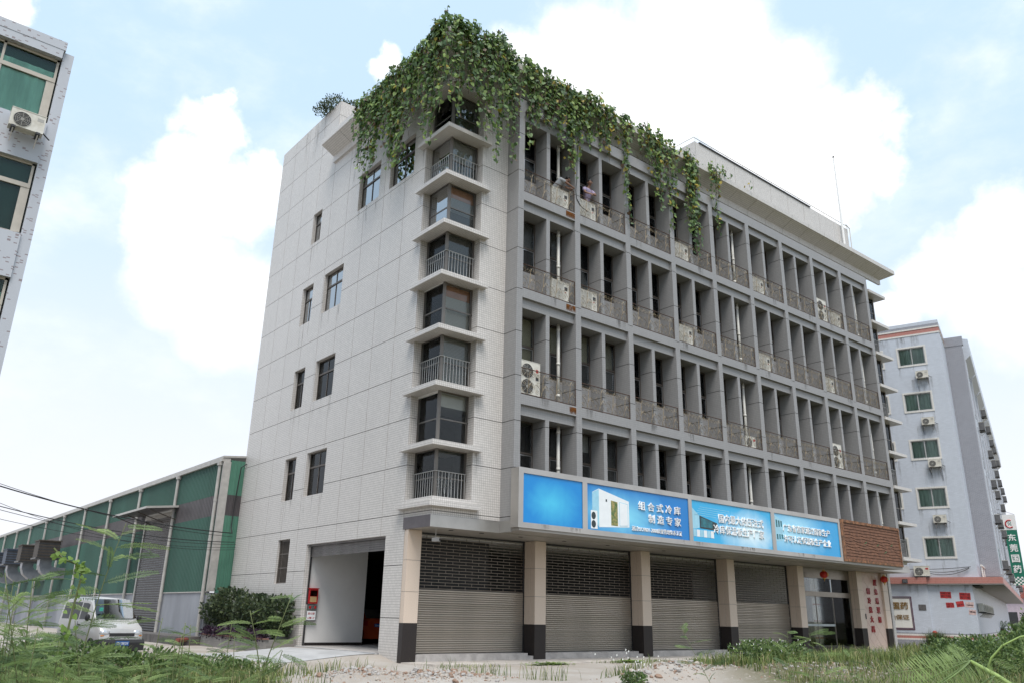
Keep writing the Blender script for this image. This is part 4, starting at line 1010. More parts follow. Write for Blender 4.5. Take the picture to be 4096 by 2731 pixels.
for z0, z1, m, pr_ in ((21.9, 22.02, wt, .03), (22.02, 22.34, rt, .0), (22.34, 22.46, wt, .03), (22.46, 22.66, gt, 0.0), (22.66, 22.9, bt, .0)):
    MB().box(-14-pr_, 3.45+pr_, -pr_, .3, z0, z1-.001).build('parapet_band', m, rb); MB().box(3.15, 3.45+pr_, .301, 60, z0, z1-.001).build('parapet_band', m, rb)
for x0, x1, z0, z1, i in RW:
    w_ = x1-x0; t_ = .115
    for q in ((x0-t_, x1+t_, z0-t_, z0), (x0-t_, x1+t_, z1, z1+t_), (x0-t_, x0, z0, z1), (x1, x1+t_, z0, z1)): MB().box(q[0], q[1], -.035, -.001, q[2], q[3]).build('window_surround', wt, rb)
    fr = MB().box(x0, x1, .05, .11, z0, z0+.06).box(x0, x1, .05, .11, z1-.06, z1).box(x0, x0+.06, .05, .11, z0+.06, z1-.06).box(x1-.06, x1, .05, .11, z0+.06, z1-.06).box((x0+x1)/2-.035, (x0+x1)/2+.035, .05, .11, z0+.06, z1-.06)
    wo = fr.build('window', al_s, rb); MB().box(x0+.06, x1-.06, .075, .082, z0+.06, z1-.06).build('pane', glass_m, wo)
    vs = []; fs = []; n = 22
    for k in range(n+1):
        if i == 0 and .5 < k/n < .8: continue
        xx = x0+w_*k/n; vs += [(xx, .20+.03*math.sin(k*2.2), z0), (xx, .20+.03*math.sin(k*2.2), z1)]
    for k in range(len(vs)//2-1): fs.append((2*k, 2*k+2, 2*k+3, 2*k+1))
    MB().add(vs, fs).build('curtain', cur2, wo)
# grey side block and its long rear range
MB().box(3.46, 4.62, 4.0, 60, 4.8, 21.9).build('grey_wing', gt, rb)
MB().box(3.46, 4.72, 3.97, 4.3, 21.9, 22.6).build('wing_parapet', gt, rb)
for k in range(9):
    s0 = 5.0+k*6.1
    MB().prism([(4.62, 20.9), (5.05, 21.3), (5.05, 22.6), (4.62, 22.7)], 'y', s0, s0+5.7).build('canopy_hood', bt, rb)
    MB().box(4.621, 4.70, s0, s0+.5, 5, 20.9).build('pier', bt, rb)
    for r_ in range(5):
        MB().box(4.60, 4.63, s0+1.2, s0+4.6, 5.6+r_*3.46, 7.0+r_*3.46).build('window', dglass_g, rb)
# shop base with red canopy band
MB().box(-14, .27, -.10, .29, 0, 4.15).build('shop_wall', bt, rb); MB().box(.27, 3.0, .0, .29, 0, 4.15).build('shop_wall', bt, rb); MB().box(2.7, 3.0, .30, 60, 0, 4.15).build('shop_side_wall', bt, rb)
MB().box(-14, .33, -.42, .30, 4.15, 4.58).build('red_canopy_band', rt, rb); MB().box(.331, 4.85, -.30, 58, 4.16, 4.57).build('red_canopy_band', rt, rb)
MB().box(.34, 4.84, -.29, 57.9, 4.10, 4.159).build('canopy_soffit', pm('grey_soffit', (.30,.29,.28), .9), rb)
for z0, z1, m in ((0, .52, gt), (.52, .62, wt), (.62, .79, rt), (.79, .90, wt), (.90, .98, gt)):
    MB().box(-14, .275, -.105-.006, -.1005, z0, z1).build('base_stripe', m, rb); MB().box(.275, 3.005, -.006, -.0005, z0, z1).build('base_stripe', m, rb); MB().box(3.0005, 3.006, 0, 60, z0, z1).build('base_stripe', m, rb)
for k in range(14): MB().cyl((3.7, .6+k*2.2, 4.58), (3.7, .6+k*2.2, 5.3), .05, 6).build('baluster', wt, rb)
MB().box(3.64, 3.76, .5, 32, 5.3, 5.42).build('balustrade_rail', wt, rb)
def RBp(x, y, z): return rb_M @ Vector((x, y, z))
rb_M = Matrix.Translation((rbx, rby, .40)) @ Matrix.Rotation(R(-71.6), 4, 'Z')
RZ = R(-71.6)
GR = 'air conditioners on the front of the blue block'
for x, z, l in ((1.93, 18.50, 'air conditioner under the top floor window of the blue tiled block'), (1.87, 15.02, 'air conditioner under the fifth floor window of the blue tiled block'), (1.90, 11.98, 'air conditioner under the fourth floor window of the blue tiled block'), (1.70, 8.12, 'air conditioner under the third floor window of the blue tiled block')):
    ac_unit('bracket', RBp(x, -.24, z), RZ, l, GR)
ac_unit('single', RBp(.12, -.30, 4.585), RZ, 'larger air conditioner standing on the red canopy band of the blue block', GR, s=1.15)
ac_unit('bracket', RBp(-1.35, -.24, 11.9), RZ, 'air conditioner half hidden behind the office building corner slabs', GR)
ORD = ('first', 'second', 'third', 'fourth', 'fifth', 'sixth', 'seventh', 'eighth'); rs = random.Random(11); GS = 'air conditioners along the receding grey side wall'
for k in range(8):
    for r_ in range(5):
        if rs.random() < .22: continue
        y = 6.0+k*6.1+rs.uniform(0, 1.5)
        ac_unit('caged', RBp(4.96, y, 5.0+r_*3.46+rs.uniform(-.1, .4)), RZ+math.pi/2, 'air conditioner on the receding grey side wall, %s row, %s from near end' % (('lowest', 'second lowest', 'middle', 'second highest', 'highest')[r_], ORD[k]), GS)
for k in range(7): ac_unit('bracket', RBp(3.22, 2.4+k*2.0, 2.35), RZ+math.pi/2, 'air conditioner under the red canopy of the blue block, %s from the street corner' % ORD[k], 'air conditioners under the red canopy')
# framed pharmacy sign
fs_ = thing('framed_wall_sign', 'white wall sign with maroon double frame and gold characters on the blue block', 'sign', RBp(-2.3, -.102, 1.12), RZ)
mar = pm('maroon_frame', (.09,.025,.045), .5); gold2 = pm('gold_letter', (.25,.145,.035), .4, .3); wsg = tile_mat('white_sign_tile', (.70,.69,.64), (.55,.53,.48), .7, .72, .015, .02, .4, .06)
MB().box(-1.6, 1.40, -.012, 0, .12, 2.10).build('board', wsg, fs_)
for w_, o_ in ((.055, 0), (.035, -.085)):
    for q in ((-1.7-o_, 1.5+o_, 2.14+o_, 2.14+o_+w_), (-1.7-o_, 1.5+o_, .03-o_, .03-o_+w_), (1.5+o_-w_, 1.5+o_, .03-o_+w_, 2.14+o_)): MB().box(q[0], q[1], -.03 if o_ == 0 else -.022, -.013, q[2], q[3]).build('frame', mar, fs_)
lettering('国药', gold2, fs_, .22, -.013, 1.35, 1.02, .48, .03, .02); lettering('量保证', gold2, fs_, -.02, -.013, .68, 1.24, .32, .03, .012)
# plaque, flood light, posters
pq = MB().box(-.23, .23, -.02, 0, 0, .38).build('wall_plaque', pm('bronze_plaque', (.16,.15,.15), .4, .5, var=.3, sc=6)); pq.location = RBp(-.18, -.102, 2.42); pq.rotation_euler = (0,0,RZ); tag(pq, 'small grey metal plaque right of the framed sign on the blue wall', 'plaque')
fl_ = thing('flood_light', 'black flood light fixed on the red canopy band of the blue block', 'light', RBp(-1.0, -.44, 4.30), RZ); MB().box(-.17, .17, -.16, -.04, -.12, .14).build('housing', dark_al, fl_); MB().box(-.13, .13, -.165, -.161, -.08, .10).build('lens', glass_s, fl_); MB().box(-.03, .03, -.04, .02, -.05, .05).build('bracket', dark_al, fl_)
rp = pm('red_poster', (.46,.035,.035), .7, var=.2, sc=4); rp2 = pm('pale_poster', (.62,.45,.42), .7, var=.3, sc=7); pkl = pm('poster_ink', (.05,.012,.015), .7)
def poster(x, z, w_, h, m, lines, label, tilt=0.0, par=None):
    t = thing('poster', label, 'poster', RBp(x, -.002, z), RZ, 'posters pasted on the blue wall'); t.rotation_euler = (0, tilt, RZ)
    n = 8; vs = []; fs = []
    rr_ = random.Random(int(x*100)); 
    for i in range(n+1):
        a = w_*i/n; vs += [(a, -.006-.006*math.sin(i*1.7), rr_.uniform(0, .015)), (a, -.006-.006*math.sin(i*1.7), h-rr_.uniform(0, .02))]
    for i in range(n): fs.append((2*i, 2*i+2, 2*i+3, 2*i+1))
    MB().add(vs, fs).build('sheet', m, t)
    for tx, zz, hh in lines: lettering(tx, pkl, t, w_*.08, -.013, zz*h, w_*.84, hh*h, .003, .01)
poster(1.00, 3.22, .66, .44, rp, (('招租 厂房', .62, .22), ('8811 9380', .16, .32)), 'red poster on the blue wall, upper left of the four', .02)
poster(2.14, 3.14, .66, .46, rp, (('招租 厂房', .62, .22), ('8811 9380', .16, .32)), 'red poster on the blue wall, upper right of the four', .05)
poster(1.28, 2.60, .48, .34, rp, (('招租 厂房', .58, .25), ('2283 7919', .16, .28)), 'small red poster on the blue wall, lower left of the four', -.03)
poster(1.92, 2.64, .46, .38, rp, (('2283 7919', .2, .3),), 'torn red poster on the blue wall, lower right of the four', -.12)
poster(2.42, 2.66, .48, .36, rp2, (('13580000', .3, .25),), 'pale torn paper notice on the blue wall near its corner', .1)
poster(2.55, 2.20, .42, .34, rp2, (('承接', .4, .3),), 'lower pale paper notice on the blue wall near its corner', .12)
poster(.10, 1.95, .16, .17, pm('blue_sticker', (.30,.55,.70), .6), (), 'small pale blue sticker on the blue wall under the plaque')
# vertical green pharmacy sign far down the street
gs_ = thing('vertical_shop_sign', 'tall green vertical shop sign with white characters and red ring logo', 'sign', RBp(4.95, 22, 4.9), RZ)
grn = pm('sign_green', (.008,.15,.095), .4, var=.06); swh = pm('sign_white', (.78,.78,.77), .4, var=.04); sred = pm('sign_red', (.48,.04,.045), .4)
MB().box(0, .95, 0, .16, 0, 6.1).build('panel', grn, gs_); MB().box(-.03, .98, -.008, .17, 4.75, 6.1).build('panel_top', swh, gs_)
MB().tube([(.475+.32*math.cos(a*math.pi/14), -.02, 5.28+.33*math.sin(a*math.pi/14)) for a in range(5, 25)], .055, 6).build('logo_ring', sred, gs_)
for i in range(-1, 2):
    for j in range(-1, 2):
        if (i+j) % 2 == 0: MB().box(.475+i*.09-.04, .475+i*.09+.04, -.02, -.01, 5.28+j*.09-.04, 5.28+j*.09+.04).build('logo_square', grn, gs_)
for ch, z in zip('东莞国药', (3.75, 2.85, 1.95, 1.05)): lettering(ch, swh, gs_, .16, -.002, z, .62, .66, .02, .02)
for i in range(6):
    for j in range(5):
        if (i+j) % 2 == 0: MB().box(.02+i*.155, .17+i*.155, -.012, -.001, .02+j*.14, .155+j*.14).build('check_square', swh, gs_)
MB().tube([(0, .08, 6.1), (-.7, .08, 6.5)], .02, 5).tube([(.95, .08, 6.1), (-.7, .08, 6.8)], .015, 5).build('stay', dark_al, gs_)
# distant low red roofed house at the right edge
dh = thing('distant_house', 'distant low house with pink wall and red roof at the right edge', 'house', (118, 22, .3))
MB().box(-6, 10, -4, 8, 0, 5.2).build('wall', pm('pink_render', (.48,.40,.44), .8), dh); MB().prism([(-4.6,5.2),(8.6,5.2),(2,8.2)], 'x', -6.4, 10.4).build('roof', pm('red_roof', (.30,.09,.07), .7), dh)
for y in (-3, 0, 3): MB().box(-6.03, -5.99, y, y+1.4, 1.6, 3.4).build('window', dark_al, dh)

rq = random.Random(4)
for x, z in ((1.93, 18.50), (1.87, 15.02), (1.90, 11.98), (1.70, 8.12)):
    for q in (-.36, .30): box('rain_streak', grime_k, rb, x+q-.05, x+q+.09, -.004, -.001, z-1.5, z+.02)
    box('rain_streak', grime_m, rb, x-.8, x+.6, -.0065, -.0045, z-1.3, z+.1)
for x0, x1, z0, z1, i in RW:
    for q in (x0-.1, x1-.05, (x0+x1)/2): box('rain_streak', grime_m, rb, q, q+rq.uniform(.1, .3), -.004, -.001, z0-rq.uniform(1.0, 2.0), z0-.12)
for i in range(9): q = -3+rq.random()*6.2; box('rain_streak', grime_m, rb, q, q+rq.uniform(.2, .5), -.004, -.001, 21.9-rq.uniform(1, 2.6), 21.88)
for i in range(8): q = -3+rq.random()*5.6; box('rain_streak', grime_m, rb, q, q+rq.uniform(.2, .5), -.104 if q < .0 else -.004, -.102 if q < .0 else -.0012, 4.1-rq.uniform(.6, 1.2), 4.12)

# ================================================================== people on the top balcony
skin_m = pm('skin', (.22,.115,.075), .55, var=.08); hair_m = pm('black_hair', (.012,.011,.011), .6); lilac = pm('lilac_shirt', (.34,.29,.42), .8, var=.12); khaki = pm('khaki_trousers', (.36,.31,.25), .85); grey_s = pm('grey_shirt', (.30,.31,.33), .8); dark_t = pm('dark_trousers', (.04,.045,.06), .85)
def skin_mesh(name, pts, edges, mat, root=0, sub=2):
    me = bpy.data.meshes.new(name); me.from_pydata([p[:3] for p in pts], edges, []); ob = bpy.data.objects.new(name, me); col.objects.link(ob)
    md = ob.modifiers.new('s', 'SKIN'); md.use_smooth_shade = True
    for v, p in zip(me.skin_vertices[0].data, pts):
        v.radius = (p[3], p[4] if len(p) > 4 else p[3])
    me.skin_vertices[0].data[root].use_root = True
    ss = ob.modifiers.new('u', 'SUBSURF'); ss.levels = sub; ss.render_levels = sub
    dg = bpy.context.evaluated_depsgraph_get(); m2 = bpy.data.meshes.new_from_object(ob.evaluated_get(dg)); m2.materials.clear(); m2.materials.append(mat)
    bpy.data.objects.remove(ob); bpy.data.meshes.remove(me); return m2
def hand(pts, edges, wrist, d, side):
    """palm and five bent fingers from the wrist vertex, d = forward direction, side = thumb direction"""
    p = Vector(pts[wrist][:3]); d = Vector(d).normalized(); sd = Vector(side).normalized(); dn = d.cross(sd)
    if dn.z > 0: dn = -dn
    k = len(pts); pts.append((*(p+d*.07), .042, .022)); edges.append((wrist, k))
    for i, (o, l) in enumerate(((-.036, .075), (-.012, .090), (.012, .095), (.035, .085))):
        a = p+d*.115+sd*o; j = len(pts)
        pts.append((*a, .011)); pts.append((*(a+d*l*.5+dn*.02), .010)); pts.append((*(a+d*l*.75+dn*.065), .008)); edges += [(k, j), (j, j+1), (j+1, j+2)]
    j = len(pts); a = p+d*.05+sd*.055; pts.append((*a, .013)); pts.append((*(a+d*.05+sd*.02+dn*.02), .011)); edges += [(k, j), (j, j+1)]
def person(label, J, shirt, trousers, look):
    t = thing('person', label, 'person', J['root'])
    V = lambda k: Vector(J[k])-Vector(J['root'])
    hip, che, nek, hd = V('hip'), V('chest'), V('neck'), V('head')
    pts = []; ed = []
    def add(v, r, r2=None, to=None):
        pts.append((*v, r, r2 if r2 else r)); i = len(pts)-1
        if to is not None: ed.append((to, i))
        return i
    h0 = add(hip, .17, .12); w0 = add(hip.lerp(che, .5), .155, .115, h0); c0 = add(che, .19, .125, w0); n0 = add(nek, .062, .065, c0); n1 = add(nek.lerp(hd, .45), .062, .068, n0)
    f0 = add(hd+Vector((0, 0, -.06)), .088, .098, n1); f1 = add(hd+Vector((0, 0, .05)), .105, .118, f0); add(hd+Vector((0, 0, .13)), .075, .085, f1)
    for s in 'LR':
        sh = add(V('sho'+s), .078, .075, c0); el = add(V('elb'+s), .052, .052, sh); wr = add(V('wri'+s), .036, .034, el)
        fw = V('wri'+s)-V('elb'+s); hand(pts, ed, wr, fw, (1 if s == 'L' else -1, 0, .3))
        th = add(V('hp'+s), .115, .115, h0); kn = add(V('kne'+s), .078, .078, th); an = add(V('ank'+s), .052, .052, kn); add(V('ank'+s)+Vector((0, -.17, -.05)), .045, .04, an)
    body = inst('body', skin_mesh('body', pts, ed, skin_m), t)
    # face: nose, ears, eyes, mouth
    lk = Vector(look).normalized(); sd = lk.cross(Vector((0, 0, 1))).normalized(); up = sd.cross(lk)
    fm = MB(); fc = hd+lk*.112
    fm.ell(tuple(fc+up*-.01), .018, .018, .032, 8, 6); fm.ell(tuple(hd+sd*.108), .02, .028, .036, 8, 6); fm.ell(tuple(hd-sd*.108), .02, .028, .036, 8, 6)
    fm.build('nose_and_ears', skin_m, t, True)
    ey = MB(); 
    for q in (-1, 1): ey.ell(tuple(fc+sd*.038*q+up*.025-lk*.012), .013, .010, .009, 8, 6)
    ey.ell(tuple(fc-up*.065-lk*.012), .028, .010, .008, 8, 6); ey.build('eyes_and_mouth', hair_m, t, True)
    hm = MB(); hm.ell(tuple(hd+Vector((0, 0, .075))-lk*.022), .116, .124, .098, 14, 10); hm.build('hair', hair_m, t, True)
    # shirt and trousers
    sp = []; se = []
    def ad2(v, r, r2=None, to=None):
        sp.append((*v, r, r2 if r2 else r)); i = len(sp)-1
        if to is not None: se.append((to, i))
        return i
    a = ad2(hip+Vector((0, 0, -.02)), .185, .14); b = ad2(hip.lerp(che, .5), .175, .135, a); c = ad2(che, .21, .145, b); ad2(che.lerp(nek, .75), .095, .09, c)
    for s in 'LR':
        q = ad2(V('sho'+s), .10, .098, c); ad2(V('sho'+s).lerp(V('elb'+s), .72), .086, .084, q)
    inst('shirt', skin_mesh('shirt', sp, se, shirt), t)
    sp2 = []; se2 = []; sp2.append((*hip, .18, .135))
    for s in 'LR':
        k = len(sp2); sp2 += [(*V('hp'+s), .128), (*V('kne'+s), .095), (*(V('ank'+s)+Vector((0, 0, .03))), .082)]; se2 += [(0, k), (k, k+1), (k+1, k+2)]
    inst('trousers', skin_mesh('trousers', sp2, se2, trousers), t)
    return t
F3 = FL[3]
person('man in a lilac short sleeved shirt leaning on the top balcony railing', dict(root=(7.62, -.1, F3), hip=(7.66, -.10, F3+1.18), chest=(7.62, -.27, F3+1.70), neck=(7.60, -.36, F3+1.95), head=(7.60, -.44, F3+2.13),
    shoL=(7.34, -.30, F3+1.83), shoR=(7.88, -.27, F3+1.83), elbL=(7.22, -.50, F3+1.48), elbR=(7.82, -.58, F3+1.50), wriL=(7.30, -.70, F3+1.36), wriR=(7.48, -.70, F3+1.40), hpL=(7.54, -.06, F3+1.08), hpR=(7.78, -.06, F3+1.08),
    kneL=(7.53, -.10, F3+.60), kneR=(7.80, -.10, F3+.60), ankL=(7.52, .0, F3+.10), ankR=(7.82, .0, F3+.10)), lilac, khaki, (-.55, -.75, -.35))
person('man with black hair bending over the top balcony railing beside the white downpipe', dict(root=(5.6, -.05, F3), hip=(5.52, -.08, F3+1.12), chest=(5.80, -.38, F3+1.50), neck=(5.98, -.47, F3+1.60), head=(6.12, -.54, F3+1.66),
    shoL=(5.72, -.50, F3+1.58), shoR=(5.98, -.30, F3+1.56), elbL=(5.98, -.66, F3+1.38), elbR=(6.18, -.42, F3+1.32), wriL=(6.24, -.70, F3+1.28), wriR=(6.36, -.62, F3+1.26), hpL=(5.44, -.04, F3+1.02), hpR=(5.62, .0, F3+1.02),
    kneL=(5.42, -.08, F3+.56), kneR=(5.64, -.06, F3+.56), ankL=(5.40, .02, F3+.10), ankR=(5.66, .02, F3+.10)), grey_s, dark_t, (.75, -.45, -.48))

# ================================================================== vehicles
tyre_m = pm('tyre_rubber', (.018,.018,.018), .8); rim_m = pm('wheel_rim', (.40,.40,.41), .35, .8); carglass = glass_mat('car_glass', (.10,.11,.12), .0); chrome = pm('headlight_lens', (.62,.64,.66), .12, .4); amber = pm('amber_lens', (.60,.20,.02), .25); plate_b = pm('blue_plate', (.012,.09,.30), .4, var=.05); plast = pm('black_bumper_plastic', (.022,.022,.024), .6); tail_m = pm('tail_lamp', (.30,.01,.01), .25)
def car(name, label, cat, loc, rz, paint, st, Wd, glass, wheels, rad, plate='粤S·1B73Y', low=None, front=True, plz=.62):
    t = thing(name, label, cat, loc, rz)
    # stations: x, z bottom, z belt, z top, half width low, belt, top
    n = len(st); RN = 9
    def ring(s):
        x, zb, zl, zt, wl_, wb, wt_ = s
        return [(x, 0, zb), (x, wl_*.92, zb), (x, wl_, zb+.10), (x, wb, zb+(zl-zb)*.55), (x, wb*.99, zl), (x, wb+(wt_-wb)*.55, zl+(zt-zl)*.5), (x, wt_, zt-min(.10, (zt-zl)*.3)), (x, wt_*.82, zt-.01), (x, 0, zt+.02)]
    rg = [ring(s) for s in st]; vs = []; fs = []; mi = []
    for r_ in rg: vs += r_
    o = len(vs)
    for r_ in rg: vs += [(x, -y, z) for x, y, z in r_]
    for i in range(n-1):
        for j in range(RN-1):
            fs.append((i*RN+j, i*RN+j+1, (i+1)*RN+j+1, (i+1)*RN+j)); fs.append((o+i*RN+j, o+(i+1)*RN+j, o+(i+1)*RN+j+1, o+i*RN+j+1))
    fs.append(tuple(range(RN-1, -1, -1))+tuple(o+j for j in range(1, RN-1))); fs.append(tuple((n-1)*RN+j for j in range(RN))+tuple(o+(n-1)*RN+j for j in range(RN-2, 0, -1)))
    bo = MB().add(vs, fs).build('body', paint, t, True)
    es = bo.modifiers.new('e', 'EDGE_SPLIT'); es.split_angle = R(38)
    def side_pt(u, v, sgn, off=.006):   # u along x, v 0 belt .. 1 top
        for i in range(n-1):
            if st[i][0] <= u <= st[i+1][0]: break
        f = (u-st[i][0])/max(1e-6, st[i+1][0]-st[i][0]); a, b = rg[i], rg[i+1]
        def L(j): return Vector(a[j]).lerp(Vector(b[j]), f)
        p = L(4).lerp(L(5), v*2) if v < .5 else L(5).lerp(L(6), v*2-1)
        return (p.x, (p.y+off)*sgn, p.z)
    for u0, u1, v0, v1 in glass['side']:
        for sg in (1, -1):
            m = MB(); k = 6; vv = []
            for i in range(k+1):
                u = u0+(u1-u0)*i/k
                for q in range(5): vv.append(side_pt(u, v0+(v1-v0)*q/4, sg))
            m.add(vv, [(i*5+q, i*5+q+1, (i+1)*5+q+1, (i+1)*5+q) for i in range(k) for q in range(4)]); m.build('side_window', carglass, t, True)
    for key, nm in (('front', 'windscreen'), ('rear', 'rear_window')):
        if key in glass:
            (xa, za, wa), (xb, zb, wb) = glass[key]; dx = -.012 if key == 'front' else .012
            vv = [(xa+dx+(.05 if key == 'front' else -.05)*abs(q)**2*1.2, wa*q, za) for q in (-1, -.5, 0, .5, 1)]+[(xb+dx+(.05 if key == 'front' else -.05)*abs(q)**2*1.2, wb*q, zb) for q in (-1, -.5, 0, .5, 1)]
            MB().add(vv, [(i, i+1, i+6, i+5) for i in range(4)]).build(nm, carglass, t, True)
    for x in wheels:
        for sg in (1, -1):
            y = sg*(Wd/2-.09)
            tp = [(x+rad*math.cos(a*math.pi/12), y, rad+rad*math.sin(a*math.pi/12)) for a in range(24)]
            wh = MB().cyl((x, y-.085, rad), (x, y+.085, rad), rad, 24).build('wheel', tyre_m, t)
            MB().cyl((x, y-.089, rad), (x, y+.089, rad), rad*.62, 18).build('rim', rim_m, wh)
            MB().cyl((x, sg*(Wd/2-.02)-.02, rad*1.03), (x, sg*(Wd/2-.02)+.012, rad*1.03), rad*1.16, 24).build('wheel_arch', plast, t)
    return t
van_p = pm('silver_van_paint', (.58,.57,.55), .3, .2, var=.1, sc=.8); 
Vs = [(0.0,.30,.62,.70,.55,.60,.55), (.05,.26,.72,.92,.68,.74,.66), (.18,.25,.90,1.02,.72,.77,.70), (.62,.25,1.10,1.20,.74,.78,.72), (.66,.25,1.12,1.26,.74,.78,.71), (1.20,.25,1.15,1.86,.74,.78,.68), (1.45,.25,1.16,1.94,.74,.78,.68), (2.6,.25,1.16,1.98,.74,.78,.68), (3.45,.27,1.16,1.95,.74,.78,.68), (3.66,.30,1.16,1.84,.73,.76,.66), (3.70,.36,1.15,1.70,.68,.72,.58)]
van = car('parked_van', 'silver grey minivan with black bumper parked nose forward behind the weeds on the left', 'van', (-7.52, 7.35, ground_z(-7.5, 8)+.0), R(99), van_p, Vs, 1.56,
          dict(side=[(1.28, 1.86, .08, .86), (1.96, 2.72, .06, .88), (2.80, 3.42, .08, .86)], front=((.60, 1.275, .69), (1.19, 1.905, .62))), (.62, 2.95), .29)
MB().prism([(-.10,.24),(.30,.24),(.30,.58),(-.06,.60),(-.12,.50)], 'y', -.77, .77).build('bumper', plast, van)
MB().box(-.035, .07, -.42, .42, .70, .80).build('grille', plast, van)
for s in (1, -1):
    MB().ell((.07, s*.55, .80), .075, .19, .115, 12, 8).build('headlight', chrome, van, True); MB().ell((.055, s*.62, .715), .05, .10, .035, 10, 6).build('indicator', amber, van, True)
    MB().ell((.86, s*.90, 1.28), .06, .085, .12, 10, 8).tube([(.86, s*.76, 1.2), (.86, s*.88, 1.24)], .018, 5).build('wing_mirror', plast, van, True)
    MB().box(1.92, 1.935, s*.786-.004, s*.786+.004, .42, 1.14).build('door_seam', plast, van); MB().box(1.70, 1.86, s*.79-.008, s*.79+.008, 1.02, 1.06).build('door_handle', plast, van)
    MB().box(.75, 2.4, s*.40-.006, s*.40+.006, .42, .50)
MB().box(-.135, -.121, -.23, .23, .40, .55).build('number_plate', plate_b, van)
lettering('粤S·7B73Y', pw, van, -.137, .20, .425, .40, .10, .004, .01, R(-90))
MB().box(.70, .74, .48, .60, 1.50, 1.62).build('sticker', pm('green_sticker', (.05,.40,.30), .5), van)
for s in (1, -1): MB().tube([(.68, s*.15, 1.25), (.78, s*.52, 1.30)], .012, 5).build('wiper', plast, van)
car_w = pm('pale_car_paint', (.62,.64,.66), .25, .3, var=.05); car_o = pm('orange_car_paint', (.42,.06,.015), .3, .2, var=.05)
Cs = [(0,.32,.50,.58,.55,.60,.55), (.10,.22,.62,.72,.78,.82,.76), (.5,.20,.78,.86,.82,.86,.80), (1.10,.20,.86,.95,.83,.87,.80), (1.9,.20,.90,1.38,.83,.87,.66), (2.3,.20,.91,1.45,.83,.87,.62), (3.1,.20,.93,1.42,.83,.87,.62), (3.75,.22,.94,1.10,.83,.86,.66), (4.25,.26,.90,.99,.80,.83,.74), (4.38,.36,.70,.80,.70,.74,.68)]
wc = car('parked_car', 'pale blue white car half hidden by weeds at the left edge of the yard', 'car', (-12.1, 12.0, ground_z(-12, 13)), R(99), car_w, Cs, 1.72, dict(side=[(1.75, 2.35, .1, .85), (2.42, 3.2, .1, .85)], front=((1.05, 1.0, .72), (1.88, 1.44, .62))), (.80, 3.35), .31)
for s in (1, -1): MB().ell((.16, s*.62, .66), .10, .17, .08, 12, 8).build('headlight', chrome, wc, True)
oc = car('orange_car', 'orange red car parked inside the dark garage', 'car', (4.35, 10.35, .60), R(90), car_o, [(0,.34,.66,.74,.62,.66,.62), (.04,.26,.90,1.05,.78,.82,.72), (.16,.22,.96,1.14,.82,.85,.66), (.55,.20,.96,1.42,.83,.86,.62), (1.6,.20,.94,1.46,.83,.87,.62), (2.4,.20,.92,1.36,.83,.87,.64), (3.2,.20,.88,.96,.83,.87,.78), (4.0,.24,.70,.80,.78,.82,.74)], 1.72, dict(side=[(.6, 1.5, .1, .85), (1.6, 2.3, .1, .85)], front=((-.01, 1.12, .66), (.48, 1.50, .56))), (.75, 3.2), .31)
MB().box(-.02, -.006, -.24, .24, .74, .88).build('number_plate', plate_b, oc); lettering('粤S·UA012', pw, oc, -.022, .21, .765, .42, .09, .004, .01, R(-90))
for s in (1, -1): MB().box(-.01, .10, s*.68-.09, s*.68+.09, .80, 1.0).build('tail_lamp', tail_m, oc)
MB().prism([(-.08,.24),(.2,.24),(.2,.56),(-.06,.58)], 'y', -.80, .80).build('bumper', car_o, oc)

# ================================================================== garage fire boxes
fb = thing('fire_alarm_box', 'red fire equipment box fixed high on the white garage wall', 'fire box', (.52, 9.49, 2.28)); redc = pm('fire_red', (.42,.015,.018), .4)
MB().box(-.27, .14, -.16, .02, 0, .60).build('cabinet', redc, fb); MB().box(-.23, .10, -.165, -.161, .30, .54).build('window', glass_d, fb); MB().box(-.22, .08, -.168, -.1655, .06, .28).build('notice', pm('tan_notice', (.45,.30,.14), .6), fb); MB().box(-.30, .17, -.18, .02, .601, .63).build('lid', redc, fb)
fh = thing('fire_hose_cabinet', 'white and steel fire hose cabinet with red lettering below the red box', 'fire cabinet', (.52, 9.49, 1.58))
MB().box(-.32, .14, -.14, .02, 0, .66).build('cabinet', steel_m, fh); MB().box(-.29, .11, -.146, -.141, .04, .40).build('door', pw, fh)
for x in (-.22, .02): MB().box(x, x+.09, -.146, -.141, .50, .60).build('sounder', redc, fh)
lettering('消火栓', redc, fh, -.26, -.147, .25, .32, .10, .003, .01); lettering('火警119', redc, fh, -.26, -.147, .08, .32, .09, .003, .01)

